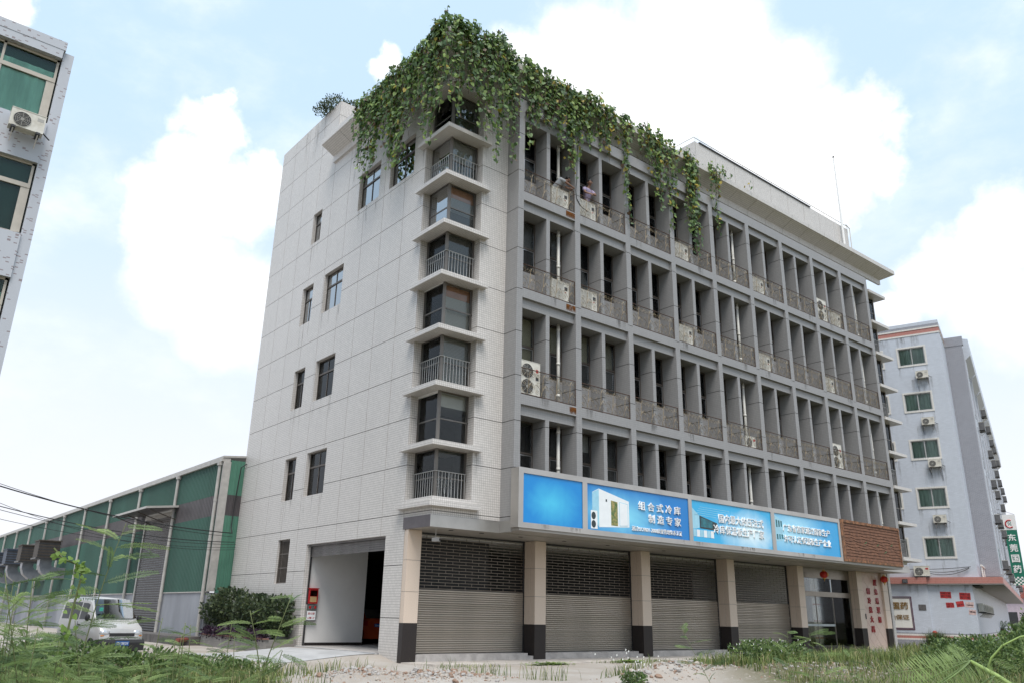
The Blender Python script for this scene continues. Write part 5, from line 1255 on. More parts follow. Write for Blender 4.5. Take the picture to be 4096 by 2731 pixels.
# ================================================================== flagpole, cables
fp = thing('flagpole', 'tall white pole standing in front of the rooftop box', 'pole', (33.0, .50, 25.0)); MB().cyl((0,0,0), (0,0,4.0), .075, 10).cyl((0,0,4.0), (-.04,0,8.1), .055, 10, 0, .04).build('pole', swh, fp); MB().ell((-.04,0,8.14), .08, .08, .06, 8, 6).build('cap', dark_al, fp); MB().tube([(-.12,0,1.6), (-.16,0,8.0)], .008, 4).build('halyard', swh, fp)
cab_m = pm('black_cable', (.015,.015,.016), .6)
def cable(name, pts, r, label, group, sag=0):
    a, b = Vector(pts[0]), Vector(pts[-1]); P = []
    for i in range(25):
        f = i/24; p = a.lerp(b, f); p.z -= sag*4*f*(1-f); P.append(p)
    return tag(MB().tube(P, r, 5).build(name, cab_m), label, 'cable', group)
GC = 'overhead cables on the left'
for i, (a, b, r, s_, l) in enumerate([((-.45,17.2,5.62), (-14.2,13.0,7.05), .026, .45, 'thick black cable sagging from the office wall, topmost of the left bundle'), ((-.35,17.3,5.45), (-14.2,13.0,7.25), .012, .5, 'thin black cable just above the thick one on the left'),
    ((-.2,17.4,5.2), (-14.2,13.0,6.25), .018, .5, 'thin cable below the thick black one at the left edge'), ((-.1,17.4,5.1), (-14.2,13.0,6.15), .012, .55, 'second thin cable below the thick black one on the left'), ((-.05,17.5,4.95), (-14.2,13.4,5.75), .010, .5, 'lowest thin cable crossing in front of the green shed'), ((-.05,17.5,4.85), (-14.2,13.4,6.9), .010, .9, 'slack thin cable drooping across the green shed')]):
    cable('overhead_cable', (a, b), r, l, GC, s_)
tag(MB().tube([(-.02,17.5,9.2),(-.25,17.6,9.0),(-.35,17.65,7.0),(-.42,17.5,5.9),(-.45,17.2,5.62)], .03, 6).build('wall_cable', cab_m), 'black cable running down the corner between shed and office building', 'cable')
tag(MB().tube([(6.5,-.88,24.2),(6.46,-.80,22.0),(6.42,-.79,20.6),(6.36,-.78,20.0),(6.42,-.77,19.6),(6.7,-.77,19.3),(7.1,-.77,19.2)], .016, 5).build('hanging_cable', cab_m), 'black cable hanging from the vines to the top balcony railing', 'cable')
for i, (x0, z0, x1, z1, s_) in enumerate([(.55,4.95,3.0,5.2,.15),(.55,4.85,3.0,5.15,.25),(-2.0,5.2,3.1,5.25,.12)]):
    a = RBp(x0,-.35,z0); b = RBp(x1,-.12,z1); cable('wall_cable', (tuple(a), tuple(b)), .02, ('upper', 'middle', 'long thin')[i]+' black cable strung along the blue block above the red band', 'cables on the blue block', s_)
# small red hydrant in the grass
hy = thing('red_hydrant', 'small red hydrant half hidden by the tall grass clump', 'hydrant', tuple(RBp(.45, -.9, 0)))
MB().cyl((0,0,0), (0,0,1.0), .12, 12).ell((0,0,1.0), .16, .16, .14, 12, 8).cyl((-.2,0,.75), (.2,0,.75), .07, 10).build('body', redc, hy, True)

# ================================================================== vegetation
def leaf_mat(name, c, tr=.35, rough=.55, var=.25):
    m, t, b = new_mat(name)
    o = N('ShaderNodeTexCoord', t).outputs['Object']; n = noise(o, 2.3, 4, .6, 0, t).outputs['Fac']
    cc = mixc(smooth(n, .3, .7, t), tuple(q*(1-var) for q in c), tuple(q*(1+var) for q in c), t)
    LK(cc, b.inputs['Base Color'], t); b.inputs['Roughness'].default_value = rough
    tl = N('ShaderNodeBsdfTranslucent', t); LK(cc, tl.inputs[0], t); mx = N('ShaderNodeMixShader', t); mx.inputs[0].default_value = tr
    ou = t.nodes['Material Output']; LK(b.outputs[0], mx.inputs[1], t); LK(tl.outputs[0], mx.inputs[2], t); LK(mx.outputs[0], ou.inputs[0], t)
    return m
vg = [leaf_mat('vine_dark_leaf', (.066,.125,.045)), leaf_mat('vine_leaf', (.125,.21,.062)), leaf_mat('vine_light_leaf', (.23,.33,.085)), leaf_mat('vine_yellow_leaf', (.36,.28,.035)), leaf_mat('vine_dry_leaf', (.10,.060,.030), .2)]
stem_m = pm('woody_stem', (.10,.075,.045), .8, var=.3); gstem = pm('green_stem', (.12,.14,.05), .7, var=.2)
HEART = [(0,0),(-.28,-.16),(-.46,.10),(-.40,.42),(-.16,.74),(0,1.0),(.16,.74),(.40,.42),(.46,.10),(.28,-.16)]
def leaf_verts(p, d, up, s, fold=.18):
    d = d.normalized(); sd = d.cross(up)
    if sd.length < 1e-4: sd = d.orthogonal()
    sd.normalize(); nn = sd.cross(d)
    return [p+sd*(x*s)+d*(y*s)-nn*(abs(x)*fold*s+.10*s*y*y) for x, y in HEART]
LF = [(0,1,2,3,4,5), (0,5,6,7,8,9)]
leaf_me = []
for m in vg: leaf_me.append(mesh_of(MB().add(leaf_verts(Vector((0,0,0)), Vector((0,0,-1)), Vector((0,-1,0)), 1), LF), m, 'leaf'))
def pick(r, yb):
    q = r.random()
    if q < .015+yb*.09: return 3
    if q < .05+yb*.11: return 4
    if q < .26+yb*.22: return 2
    if q < .66: return 1
    return 0
FRONT = [(-1.04,25.4,21.8,.5),(-.6,25.5,21.4,.8),(-.27,25.6,20.9,1),(.1,25.5,21.6,1),(.39,25.6,20.9,.8),(.75,25.5,21.9,.9),(1.04,25.7,20.4,.6),(1.4,25.7,20.8,.8),(1.72,25.9,19.4,.6),(2.0,25.5,20.9,.7),(2.31,25.4,21.2,.9),(2.6,25.3,22.0,.8),(2.88,25.3,19.8,.5),(3.31,25.4,20.8,.8),(3.6,25.4,22.4,.7),(3.91,25.4,22.0,.9),(4.3,25.3,22.7,.7),(4.67,25.2,22.4,.8),(5.1,25.2,22.6,.8),(5.44,25.2,21.8,.9),(5.75,25.2,20.8,.9),(5.95,25.2,20.5,.9),(6.3,25.2,21.7,.9),(6.56,25.2,21.4,.8),(6.9,25.3,22.8,.8),(7.22,25.4,22.6,.8),(7.55,25.4,23.2,.7),(7.89,25.4,22.7,.8),(8.3,25.3,22.9,.8),(8.58,25.3,22.2,.7),(9.0,25.3,23.6,.6),(9.46,25.4,19.4,.55),(9.8,25.3,23.9,.4),(10.18,25.3,24.2,.6),(10.73,25.3,23.5,.8),(11.1,25.4,23.2,.8),(11.48,25.4,22.6,.9),(11.9,25.4,21.6,.8),(12.24,25.4,20.9,.7),(12.7,25.4,21.6,.6),(13.03,25.3,20.2,.6),(13.62,25.2,24.2,.4),(14.2,25.2,20.6,.7),(14.43,25.2,19.5,.9),(14.75,25.1,19.7,.7),(15.04,25.1,21.6,.3),(16.35,25.4,23.2,.6),(16.76,25.2,21.3,.6),(17.2,25.3,24.6,.5),(17.67,25.3,25.0,.4),(18.3,25.3,25.1,.2),(20.0,25.4,25.2,.2)]
LEFT = [(6.45,25.2,22.6,.7),(6.23,25.2,22.0,1),(5.97,25.2,21.2,1),(5.65,25.1,20.7,1),(5.36,25.1,20.4,.9),(5.0,25.1,20.9,.7),(4.68,25.1,20.8,.8),(4.3,25.1,22.6,.8),(3.95,25.1,22.4,.8),(3.77,25.1,21.5,.8),(3.4,25.1,20.9,.9),(3.12,25.1,20.0,1),(2.8,25.1,20.1,.9),(2.46,25.1,19.9,.8),(2.1,25.1,21.4,.8),(1.85,25.1,21.9,.9),(1.5,25.2,21.6,.9),(1.28,25.2,22.0,.9),(.9,25.3,21.4,.9),(.58,25.3,20.2,.9),(.3,25.3,20.8,.9),(.12,25.4,19.8,.7),(-.1,25.5,21.2,.8),(-.31,25.6,20.9,.8)]
def hang_strands(r, mb, stems, x, zt, zb, den, side, yb, acc, leafsz=.185, ns=None):
    L0 = zt-zb; ns = ns or max(2, int(4.4*den))
    for s in range(ns):
        off = r.gauss(0, .10); ln = L0*(1.0 if s == 0 else r.uniform(.25, .98)); dep = .90+abs(r.gauss(0, .10)) if s % 3 else .88
        a = x+off; px = 0; step = .050; z = zt+r.uniform(-.15, .2); k = 0; pts = []
        while z > zt-ln:
            px += r.gauss(0, .012); fr = (zt-z)/max(.1, L0)
            thin = 1.0 if fr < .3 else 1.15-.62*fr
            P = Vector((a+px, -dep, z)) if side == 'F' else Vector((-dep, a+px, z)); pts.append(P)
            if r.random() < thin*.95:
                q = P+Vector((r.gauss(0, .075), r.gauss(0, .075), r.gauss(0, .04)))
                outw = Vector((0, -1, 0)) if side == 'F' else Vector((-1, 0, 0))
                d = Vector((r.gauss(0, .5), r.gauss(0, .5), -1))+outw*.25; sz = leafsz*r.uniform(.6, 1.25)
                acc.append((q, d, outw+Vector((r.gauss(0, .55), r.gauss(0, .55), r.uniform(.0, .9))), sz, pick(r, yb)))
            z -= step*r.uniform(.7, 1.4)
        if len(pts) > 2: stems.tube(pts[::3]+[pts[-1]], .012, 3, 0, False)
def vine(name, label, cols, n_obj, yb, seed, mound=()):
    r = random.Random(seed); acc = []; stems = MB()
    for side, (x, zt, zb, den) in cols: hang_strands(r, None, stems, x, zt, zb, den, side, yb+(.6 if zt-zb < 0 else 0), acc)
    for (cx, cy, cz, sx, sy, sz, n) in mound:
        for _ in range(n):
            while True:
                q = Vector((r.uniform(-1, 1), r.uniform(-1, 1), r.uniform(-.6, 1)))
                if .45 < q.length < 1+.12*math.sin(9*q.x+4*q.y): break
            P = Vector((cx+q.x*sx, cy+q.y*sy, cz+q.z*sz)); acc.append((P, Vector((q.x+r.gauss(0, .4), q.y+r.gauss(0, .4), -.7)), q+Vector((0, 0, .5)), .17*r.uniform(.7, 1.3), pick(r, yb*.3)))
    c = cols[0][1]; base = (c[0], -.9, 25.0) if cols[0][0] == 'F' else (-.9, c[0], 25.0)
    t = thing(name, label, 'vine', base); T = Matrix.Translation(-Vector(base))
    acc.sort(key=lambda q: -q[3]*(1.0+.25*r.random())/((q[0]-cam_pos).length))
    for p, d, up, s, k in acc[:n_obj]:
        d = d.normalized(); sd = d.cross(up)
        if sd.length < 1e-3: sd = d.orthogonal()
        sd.normalize(); nn = sd.cross(d); M = Matrix((sd, -nn, -d)).transposed().to_4x4()
        M = Matrix((( -sd.x, -nn.x, -d.x, 0), (-sd.y, -nn.y, -d.y, 0), (-sd.z, -nn.z, -d.z, 0), (0, 0, 0, 1)))
        o = inst('leaf', leaf_me[k], t); o.rotation_euler = M.to_euler(); o.location = p-Vector(base); o.scale = (s, s, s)
    mb = MB()
    for p, d, up, s, k in acc[n_obj:]: mb.add(leaf_verts(p-Vector(base), d, up, s), LF, k)
    tag(mb.build('foliage', vg, t), kind='stuff')
    stems.xf(T).build('stem', stem_m, t); return t
cam_pos = Vector(cam.location) if cam.location.length > 0 else Vector((-15.883, -23.782, 1.9713)); cam_pos = Vector((-15.883, -23.782, 1.9713))
vine('climbing_vine', 'thick green vine draped over the roof corner and hanging down both sides', [('L', q) for q in LEFT]+[('F', q) for q in FRONT if q[0] < 4.5], 300, .15, 4,
     [(-.2,-.2,25.2,1.0,1.0,.65,800), (.1,.1,25.6,.65,.65,.65,420), (.15,.15,25.9,.35,.35,.5,140), (1.9,-.25,25.4,.9,.7,.65,420), (2.15,-.2,25.85,.45,.5,.75,260), (3.4,-.35,25.2,1.2,.6,.5,300), (-.35,2.0,25.2,.6,1.8,.55,420), (-.4,4.6,25.05,.6,1.6,.40,300), (-.45,6.0,25.0,.5,.6,.35,120)])
vine('climbing_vine', 'yellowing vine curtain hanging over the second and third facade bays', [('F', q) for q in FRONT if 4.5 <= q[0] < 10.4], 150, .8, 5, [(6.2,-.45,25.15,1.9,.5,.40,420), (8.6,-.45,25.15,1.6,.5,.32,260)])
vine('climbing_vine', 'vine hanging over the fourth bay with long trailing strands', [('F', q) for q in FRONT if 10.4 <= q[0] < 13.9], 120, .7, 6, [(11.6,-.45,25.15,1.4,.5,.32,300)])
vine('climbing_vine', 'single long trailing vine strand reaching down to the second railing row', [('F', q) for q in FRONT if 13.9 <= q[0] < 15.6], 90, .5, 7, [(14.5,-.5,25.1,.5,.4,.22,90)])
vine('climbing_vine', 'thin yellowing vine strand, last one on the right of the cornice', [('F', q) for q in FRONT if 15.6 <= q[0]], 70, .9, 8, [(16.5,-.5,25.15,.7,.4,.22,90)])
# ---- shrubs from small leaves
sg = [leaf_mat('shrub_dark', (.030,.050,.024), .2), leaf_mat('shrub_mid', (.055,.082,.034), .2), leaf_mat('shrub_light', (.10,.13,.055), .2)]
def shrub(name, label, cat, loc, lobes, n, size, mats=None, trunk=True, seed=1, group=None, up=.3):
    r = random.Random(seed); t = thing(name, label, cat, loc, 0, group); mb = MB(); tot = sum(l[3]*l[4]*l[5] for l in lobes)
    for lx, ly, lz, ax, ay, az in lobes:
        k = int(n*ax*ay*az/tot)
        for _ in range(k):
            while True:
                q = Vector((r.uniform(-1, 1), r.uniform(-1, 1), r.uniform(-1, 1)))
                w_ = 1+.22*math.sin(7*q.x+3*q.z)+.15*math.sin(11*q.y)
                if .25 < q.length < w_ and r.random() < .35+q.length*.7: break
            p = Vector((lx+q.x*ax, ly+q.y*ay, lz+q.z*az)); d = q+Vector((r.gauss(0, .6), r.gauss(0, .6), up+r.gauss(0, .5)))
            d.normalize(); sd = d.orthogonal(); sd.rotate(Matrix.Rotation(r.uniform(0, 6.3), 3, d)); s = size*r.uniform(.6, 1.3)
            mb.add([p, p+d*s*.5+sd*s*.25, p+d*s, p+d*s*.5-sd*s*.25], [(0, 1, 2, 3)], 2 if r.random() < .22 else (1 if r.random() < .5 else 0))
    tag(mb.build('crown', mats or sg, t), kind='stuff')
    if trunk:
        st = MB()
        for lx, ly, lz, ax, ay, az in lobes:
            st.tube([(lx*.5, ly*.8, 0), (lx*.8+.05, ly*.95, lz*.5), (lx, ly, lz)], [.045, .035, .015], 5)
            for _ in range(5): st.tube([(lx*.8+.05, ly*.95, lz*.5), (lx+r.uniform(-.6, .6)*ax, ly+r.uniform(-.6, .6)*ay, lz+r.uniform(-.2, .6)*az)], [.02, .008], 4)
        st.build('trunk', stem_m, t)
    return t
pl = thing('brick_planter', 'long grey brick planter with reddish coping against the white wall', 'planter', (-.70, 13.2, .33))
gbr = tile_mat('grey_planter_brick', (.24,.225,.21), (.17,.16,.15), .30, .085, .10, .10, .8, .3, True)
MB().box(-.72, -.58, -3.6, 3.7, -.2, .50).box(.55, .69, -3.6, 3.7, -.2, .5).box(-.58, .55, -3.6, -3.45, -.2, .5).box(-.58, .55, 3.55, 3.7, -.2, .5).build('wall', gbr, pl)
MB().box(-.58, .55, -3.45, 3.55, -.1, .44).build('soil', pm('dark_soil', (.05,.038,.028), .95), pl); MB().box(-.76, -.54, -3.65, 3.75, .501, .55).build('coping', pm('red_coping', (.20,.10,.075), .8, var=.4), pl)
GHD = 'shrubs in the brick planter'
shrub('hedge_shrub', 'tall dark shrub at the shed end of the brick planter', 'shrub', (-.6, 15.6, .75), [(-.05, .2, 1.45, .75, 1.35, .72), (-.1, 1.4, 1.1, .7, .9, .5)], 3400, .15, None, True, 2, GHD)
shrub('hedge_shrub', 'middle dark green shrub in the brick planter', 'shrub', (-.6, 13.0, .75), [(0, 0, 1.25, .7, 1.25, .62), (0, .6, .8, .6, .8, .4)], 2700, .15, None, True, 3, GHD)
shrub('hedge_shrub', 'dark green shrub in the brick planter nearest the garage door', 'shrub', (-.6, 10.7, .75), [(0, 0, 1.15, .65, 1.1, .62), (0, -.3, .6, .5, .8, .4)], 2600, .15, None, True, 4, GHD)
pu = [leaf_mat('purple_leaf', (.028,.013,.030), .2), leaf_mat('purple_leaf_light', (.050,.022,.048), .2), leaf_mat('purple_leaf_dark', (.02,.01,.022), .2)]
shrub('purple_border_plants', 'low band of dark purple leaved plants along the planter edge', 'plants', (-1.25, 13.3, .75), [(0, q, .18, .28, .6, .22) for q in (-3.0, -2.1, -1.2, -.3, .6, 1.5, 2.4, 3.1)], 2600, .12, pu, False, 5)
shrub('rooftop_shrub', 'dark bush growing on top of the stair tower', 'shrub', (.7, 11.4, 27.8), [(-.5, .3, .40, .7, .7, .45), (.5, .0, .35, .6, .6, .42), (1.3, .1, .3, .5, .5, .36), (-.9, .9, .25, .5, .5, .3)], 2400, .12, None, True, 6)
# ---- grass
gg = [leaf_mat('grass_green', (.135,.185,.050), .4), leaf_mat('grass_light', (.25,.28,.09), .4), leaf_mat('grass_dry', (.38,.33,.17), .3), leaf_mat('grass_dark', (.07,.12,.034), .4)]
gr = random.Random(21); gb = MB()
def blade(mb, r, x, y, h, w_=.016, bend=.35, mi=None):
    z = ground_z(x, y)-.01; a = r.uniform(0, 6.283); dx, dy = math.cos(a), math.sin(a); b = h*bend*r.uniform(.3, 1.2)
    p0 = Vector((x, y, z)); sx, sy = -dy*w_, dx*w_
    m = Vector((x+dx*b*.35, y+dy*b*.35, z+h*.6)); e = Vector((x+dx*b, y+dy*b, z+h*(1-.25*b/h)))
    mb.add([(x-sx, y-sy, z), (x+sx, y+sy, z), (m.x+sx*.7, m.y+sy*.7, m.z), (m.x-sx*.7, m.y-sy*.7, m.z), e], [(0, 1, 2, 3), (3, 2, 4)], gr.choices([0, 1, 2, 3], [.45, .25, .10, .2])[0] if mi is None else mi)
def vnoise(x, y): return .5+.25*math.sin(x*.9+1.3*math.sin(y*.7))+.25*math.sin(y*1.1+1.7*math.sin(x*.5+2))
for _ in range(34000):      # weedy strip on the left
    x = gr.uniform(-14, -6.2); y = gr.uniform(-5.5, 3.2)
    if gr.random() > vnoise(x*1.6, y*1.6)*1.1 or (x > -7.2 and gr.random() > .35) or (y > 1.6 and gr.random() > .4): continue
    blade(gb, gr, x, y, gr.uniform(.10, .55)*gr.uniform(.5, 1.15), .009, .8)
for _ in range(80000):      # field on the right
    x = gr.uniform(3, 46); y = gr.uniform(-15, -1.0)
    e_ = x-.9*y
    if e_ < 12.2+2.2*vnoise(x*.8, y*.8) or (x < 16 and y > -2.2): continue
    if gr.random() > .25+vnoise(x, y)*.9: continue
    blade(gb, gr, x, y, gr.uniform(.12, .62)*gr.uniform(.5, 1.1)*(1 if x < 25 else 1.2), .011, .8)
for _ in range(3500):
    x = gr.uniform(34, 60); y = gr.uniform(-6, 3.0)
    if (Vector((x, y))-Vector((rbx, rby))).dot(Vector((.949, .316))) > -1.2: continue
    blade(gb, gr, x, y, gr.uniform(.25, .7), .03)
for cx, cy, n, h in ((-3.9,-3.0,60,.35),(-5.4,-3.6,90,.4),(-6.2,-2.2,120,.5),(-2.0,-4.4,50,.5),(-1.2,-5.0,70,.45),(-5.0,-1.6,50,.3),(.6,-.9,60,.16),(1.6,-1.3,40,.14),(8.0,-.95,90,.14),(10.5,-1.0,160,.16),(13,-1.1,200,.18),(1.6,-7.6,160,.35),(4.6,-8.6,260,.45),(-.4,-6.6,60,.5)):
    for _ in range(n): blade(gb, gr, gr.gauss(cx, .45), gr.gauss(cy, .22), h*gr.uniform(.4, 1.2), .009, .7)
tag(gb.build('grass', gg), 'rough green grass and weeds growing on the open ground', 'grass', kind='stuff')
# ---- rubble
rub = [pm('rubble_pale', (.38,.335,.29), .95, var=.2, sc=8), pm('rubble_brown', (.27,.18,.13), .95, var=.3, sc=8), pm('rubble_grey', (.36,.34,.32), .95, var=.25, sc=8)]
def stone_mesh(seed, m):
    r = random.Random(seed); mb = MB().ell((0,0,0), 1, r.uniform(.7, 1), r.uniform(.45, .7), 7, 5)
    mb.v = [tuple(q*r.uniform(.72, 1.2) for q in v) for v in mb.v]; return mesh_of(mb, m, 'stone')
st_me = [stone_mesh(i, rub[i % 3]) for i in range(9)]
for i, (cx, cy, sx, sy, n, lab) in enumerate(((-4.6,-4.0,1.0,.6,150,'heap of pale rubble in front of the garage, left of two'), (-2.9,-5.4,1.3,.7,170,'heap of pale rubble and brick bits in front of the first shutter'), (-9.7,-1.6,.8,.5,50,'rubble heap among the weeds below the van'), (3.0,-8.4,2.0,.7,120,'eroded bank of earth and stones at the bottom right of the road'), (7.0,-10.6,2.2,.8,50,'row of broken pale stones in the right hand grass'))):
    r = random.Random(50+i); t = thing('rubble_heap', lab, 'rubble', (cx, cy, ground_z(cx, cy)), 0, 'rubble heaps'); gv_ = MB()
    for k in range(n):
        x = r.gauss(0, sx*.6); y = r.gauss(0, sy*.6); s = r.uniform(.025, .075)*(1 if r.random() < .9 else 1.8)
        inst('stone', st_me[r.randrange(9)], t, (x, y, ground_z(cx+x, cy+y)-ground_z(cx, cy)+s*.25), (r.uniform(-.5, .5), r.uniform(-.5, .5), r.uniform(0, 6.3)), s)
    for k in range(750 if i < 3 else 350):
        x = r.gauss(0, sx*.75); y = r.gauss(0, sy*.8); s = r.uniform(.012, .04); z = ground_z(cx+x, cy+y)-ground_z(cx, cy)
        a = r.uniform(0, 6.3); ca, sa = math.cos(a)*s, math.sin(a)*s
        gv_.add([(x+ca, y+sa, z), (x-sa, y+ca, z), (x-ca, y-sa, z), (x+sa, y-ca, z), (x, y, z+s*1.1)], [(0, 1, 4), (1, 2, 4), (2, 3, 4), (3, 0, 4)], r.randrange(3))
    tag(gv_.build('gravel', rub, t), kind='stuff')
# cut vine heaps on the pavement edge
for i, (x, y, l) in enumerate(((4.6, -1.15, 'flat heap of cut vine leaves on the road, nearer one'), (8.6, -1.25, 'flat heap of cut vine leaves on the road, farther one'))):
    r = random.Random(70+i); t = thing('leaf_heap', l, 'leaf heap', (x, y, ground_z(x, y)), 0, 'cut leaf heaps'); mb = MB()
    for k in range(260):
        p = Vector((r.gauss(0, .40), r.gauss(0, .14), r.uniform(.0, .10))); mb.add(leaf_verts(p, Vector((r.gauss(0, 1), r.gauss(0, 1), .1)), Vector((0, 0, 1)), .15*r.uniform(.6, 1.2)), LF, r.choice((1, 2, 2, 2)))
    tag(mb.build('leaves', vg, t), kind='stuff')
# ---- feathery weeds with pinnate fronds
fm_ = [leaf_mat('frond_green', (.165,.245,.085), .45), leaf_mat('frond_light', (.25,.34,.12), .5), leaf_mat('frond_dark', (.09,.15,.055), .4)]
def frond_mesh(npair, droop, m, wd=.16, seed=0, lw=.42):
    r = random.Random(seed); mb = MB(); pts = []
    for i in range(13): f = i/12; pts.append(Vector((f, 0, -droop*f*f)))
    mb.tube(pts, [.008*(1-.6*i/12) for i in range(13)], 4, 0, False)
    for i in range(npair):
        f = .08+.9*i/npair; p = Vector((f, 0, -droop*f*f)); l = wd*(math.sin(math.pi*(.12+.82*f))**.6); w_ = .9/npair*lw
        for s in (1, -1):
            d = Vector((.45, s, r.uniform(-.25, .12))).normalized()*l*r.uniform(.85, 1.1); mb.add([p, p+d*.5+Vector((w_, 0, 0)), p+d, p+d*.5-Vector((w_, 0, .0))], [(0, 1, 2, 3)])
    return mesh_of(mb, m, 'frond')
FR = [frond_mesh(28, dr, m, wd, i) for i, (dr, m, wd) in enumerate([(.12, fm_[0], .115), (.28, fm_[0], .105), (.05, fm_[1], .12), (.35, fm_[1], .10), (.2, fm_[2], .115)])]
def weed(label, base, tip, nf, fl_, seed, lean=(0, 0), group='feathery weeds in the foreground', rad=.0075, start=.25, up=.25):
    r = random.Random(seed); b = Vector(base); e = Vector(tip); t = thing('feathery_weed', label, 'weed', base, 0, group)
    cv = Vector((lean[0], lean[1], 0)); P = lambda f: (e-b)*f+cv*(4*f*(1-f))
    MB().tube([P(i/10) for i in range(11)], [rad*(1-.65*i/10) for i in range(11)], 6).build('stem', gstem, t, True)
    for k in range(nf):
        f = start+(1-start)*(k+.5)/nf; a = k*2.4+r.uniform(-.5, .5); s = fl_*(1.15-.45*f)*r.uniform(.75, 1.2)
        br = P(f); d_el = up+r.uniform(-.35, .35)
        o = inst('frond', FR[r.randrange(5)], t, br, (r.uniform(-1.3, 1.3), -d_el, a), s)
        if r.random() < .55:
            o = inst('frond', FR[r.randrange(5)], t, br+Vector((math.cos(a), math.sin(a), d_el*.6))*s*.35, (r.uniform(-1.3, 1.3), -d_el+.2, a+r.choice((-.7, .7))), s*.8)
    return t
def ray_pt(u, v, d):
    dv_ = _f+_r2*((u-2048)/3214.793)-_u2*((v-1365.5)/3214.793); h = math.hypot(dv_.x, dv_.y); return cam_pos+dv_*(d/h)
def wd(label, ub, u, v, d, nf, fl_, seed, **k):
    e = ray_pt(u, v, d); b = ray_pt(ub, 2700, d); b.z = ground_z(b.x, b.y)-.02; return weed(label, tuple(b), tuple(e), nf, fl_, seed, **k)
wd('tallest feathery weed rising in front of the green shed', 330, 505, 2090, 7.5, 30, .50, 1, lean=(-.1, 0))
wd('feathery weed with upright stem left of the van', 150, 132, 2310, 6.8, 30, .42, 2)
wd('feathery weed leaning right at the left edge of the picture', 330, 20, 2290, 6.0, 28, .40, 3)
wd('feathery weed with reddish stem in front of the van side', 480, 300, 2480, 7.0, 14, .36, 4)
wd('feathery weed beside the front of the van', 560, 650, 2470, 7.2, 18, .34, 5)
wd('feathery weed with thin arched stem below the brick planter', 1080, 1000, 2440, 6.0, 16, .27, 6, lean=(.1, 0), start=.45)
wd('feathery weed with long stem leaning towards the garage', 850, 1170, 2370, 6.4, 18, .27, 7, start=.45)
wd('low feathery weed spreading over the driveway', 900, 1130, 2600, 6.4, 14, .28, 8, start=.4, up=.05)
wd('low feathery weed in front of the planter, left part', 740, 700, 2560, 6.8, 16, .30, 9, up=.05)
wd('dense low feathery weed at the bottom left corner', 40, 60, 2480, 6.0, 30, .38, 10)
wd('dense low feathery weed left of the rubble heap', 230, 240, 2560, 6.3, 28, .36, 11)
wd('feathery weed growing by the fourth shutter', 2920, 2720, 2500, 15, 14, .45, 12)
wd('feathery weed growing in front of the glass entrance', 3330, 3235, 2530, 17, 16, .55, 13)
wd('feathery weed growing before the black stone step', 3380, 3400, 2590, 17, 14, .5, 14)
wd('feathery weed growing by the last shutter column', 3150, 3150, 2520, 16, 14, .5, 15)
rwd = random.Random(99)
for i in range(24):
    u = rwd.uniform(-30, 950)*(1 if rwd.random() < .7 else .5); top = rwd.uniform(2440, 2670)-(120 if u < 200 and rwd.random() < .4 else 0)
    if 210 < u < 640: top = max(top, rwd.uniform(2610, 2680))
    top = top; d_ = rwd.uniform(5.6, 10.5)
    wd('feathery weed in the dense stand along the lower left of the picture', u+rwd.uniform(-60, 60), u, top, d_, 24, .28, 200+i, group='dense stand of feathery weeds', up=.1, start=.15)
# broad leaved creeper climbing the weed stem
cr = thing('leafy_creeper', 'bright green broad leaved creeper climbing the weed stems left of the van', 'creeper', tuple(ray_pt(235, 2700, 6.9))); r = random.Random(31); cpts = [ray_pt(u, v, 6.9) for u, v in ((235,2700),(262,2560),(290,2440),(322,2320),(330,2270),(300,2250),(255,2235),(215,2190))]
MB().tube([p-Vector(cr.location) for p in cpts], .008, 5).build('stem', gstem, cr)
for i in range(len(cpts)-1):
    for k in range(6):
        p = cpts[i].lerp(cpts[i+1], k/6)+Vector((r.gauss(0, .03), r.gauss(0, .03), r.gauss(0, .02)))-Vector(cr.location); d = Vector((r.gauss(0, .8), r.gauss(0, .4)-.2, r.gauss(-.2, .5)))
        MB().add(leaf_verts(p, d, Vector((0, -1, .4)), .050*r.uniform(.6, 1.3)), LF).build('leaf', leaf_mat('creeper_leaf', (.19,.30,.06), .45) if 'creeper_leaf' not in MAT else MAT['creeper_leaf'], cr)
# large branch close to the camera at the lower right
nb = thing('near_branch', 'large bright green feathery branch close to the camera at the lower right', 'branch', tuple(ray_pt(4120, 2790, 2.6))); B0 = Vector(nb.location)
nst = pm('pale_green_stem', (.26,.36,.10), .6, var=.12)
hub = ray_pt(3880, 2642, 2.6)-B0
MB().tube([Vector((.25, -.3, -.35)), Vector((0, 0, 0)), hub*.55+Vector((0, 0, .004)), hub], [.009, .008, .007, .005], 8).build('stem', nst, nb, True)
def aim(o, a, b, roll=0):
    d = (b-a); o.location = a; s = d.length; x_ = d.normalized(); cd = Vector((-.6, -.75, .25)); z_ = (cd-x_*cd.dot(x_)).normalized(); y_ = z_.cross(x_); q = Matrix((x_, y_, z_)).transposed().to_quaternion(); o.rotation_mode = 'QUATERNION'; o.rotation_quaternion = q @ Euler((roll, 0, 0)).to_quaternion(); o.scale = (s, s, s)
FN = [frond_mesh(26, .10, fm_[1], .19, 91, .26), frond_mesh(26, .16, fm_[1], .18, 92, .26)]
for i, (u, v, dd, ro) in enumerate([(3560,2690,2.5,.6),(3720,2690,2.3,.9),(3812,2731,2.25,.3),(3700,2790,2.2,.5),(3790,2560,2.7,.2),(3830,2580,2.75,1.2),(4010,2700,2.35,.4),(3960,2800,2.2,.2),(4100,2760,2.5,.8),(3850,2800,2.3,.3)]):
    o = inst('frond', FN[i % 2], nb); aim(o, hub*(1 if i < 6 else .6), ray_pt(u, v, dd)-B0, ro-.6)
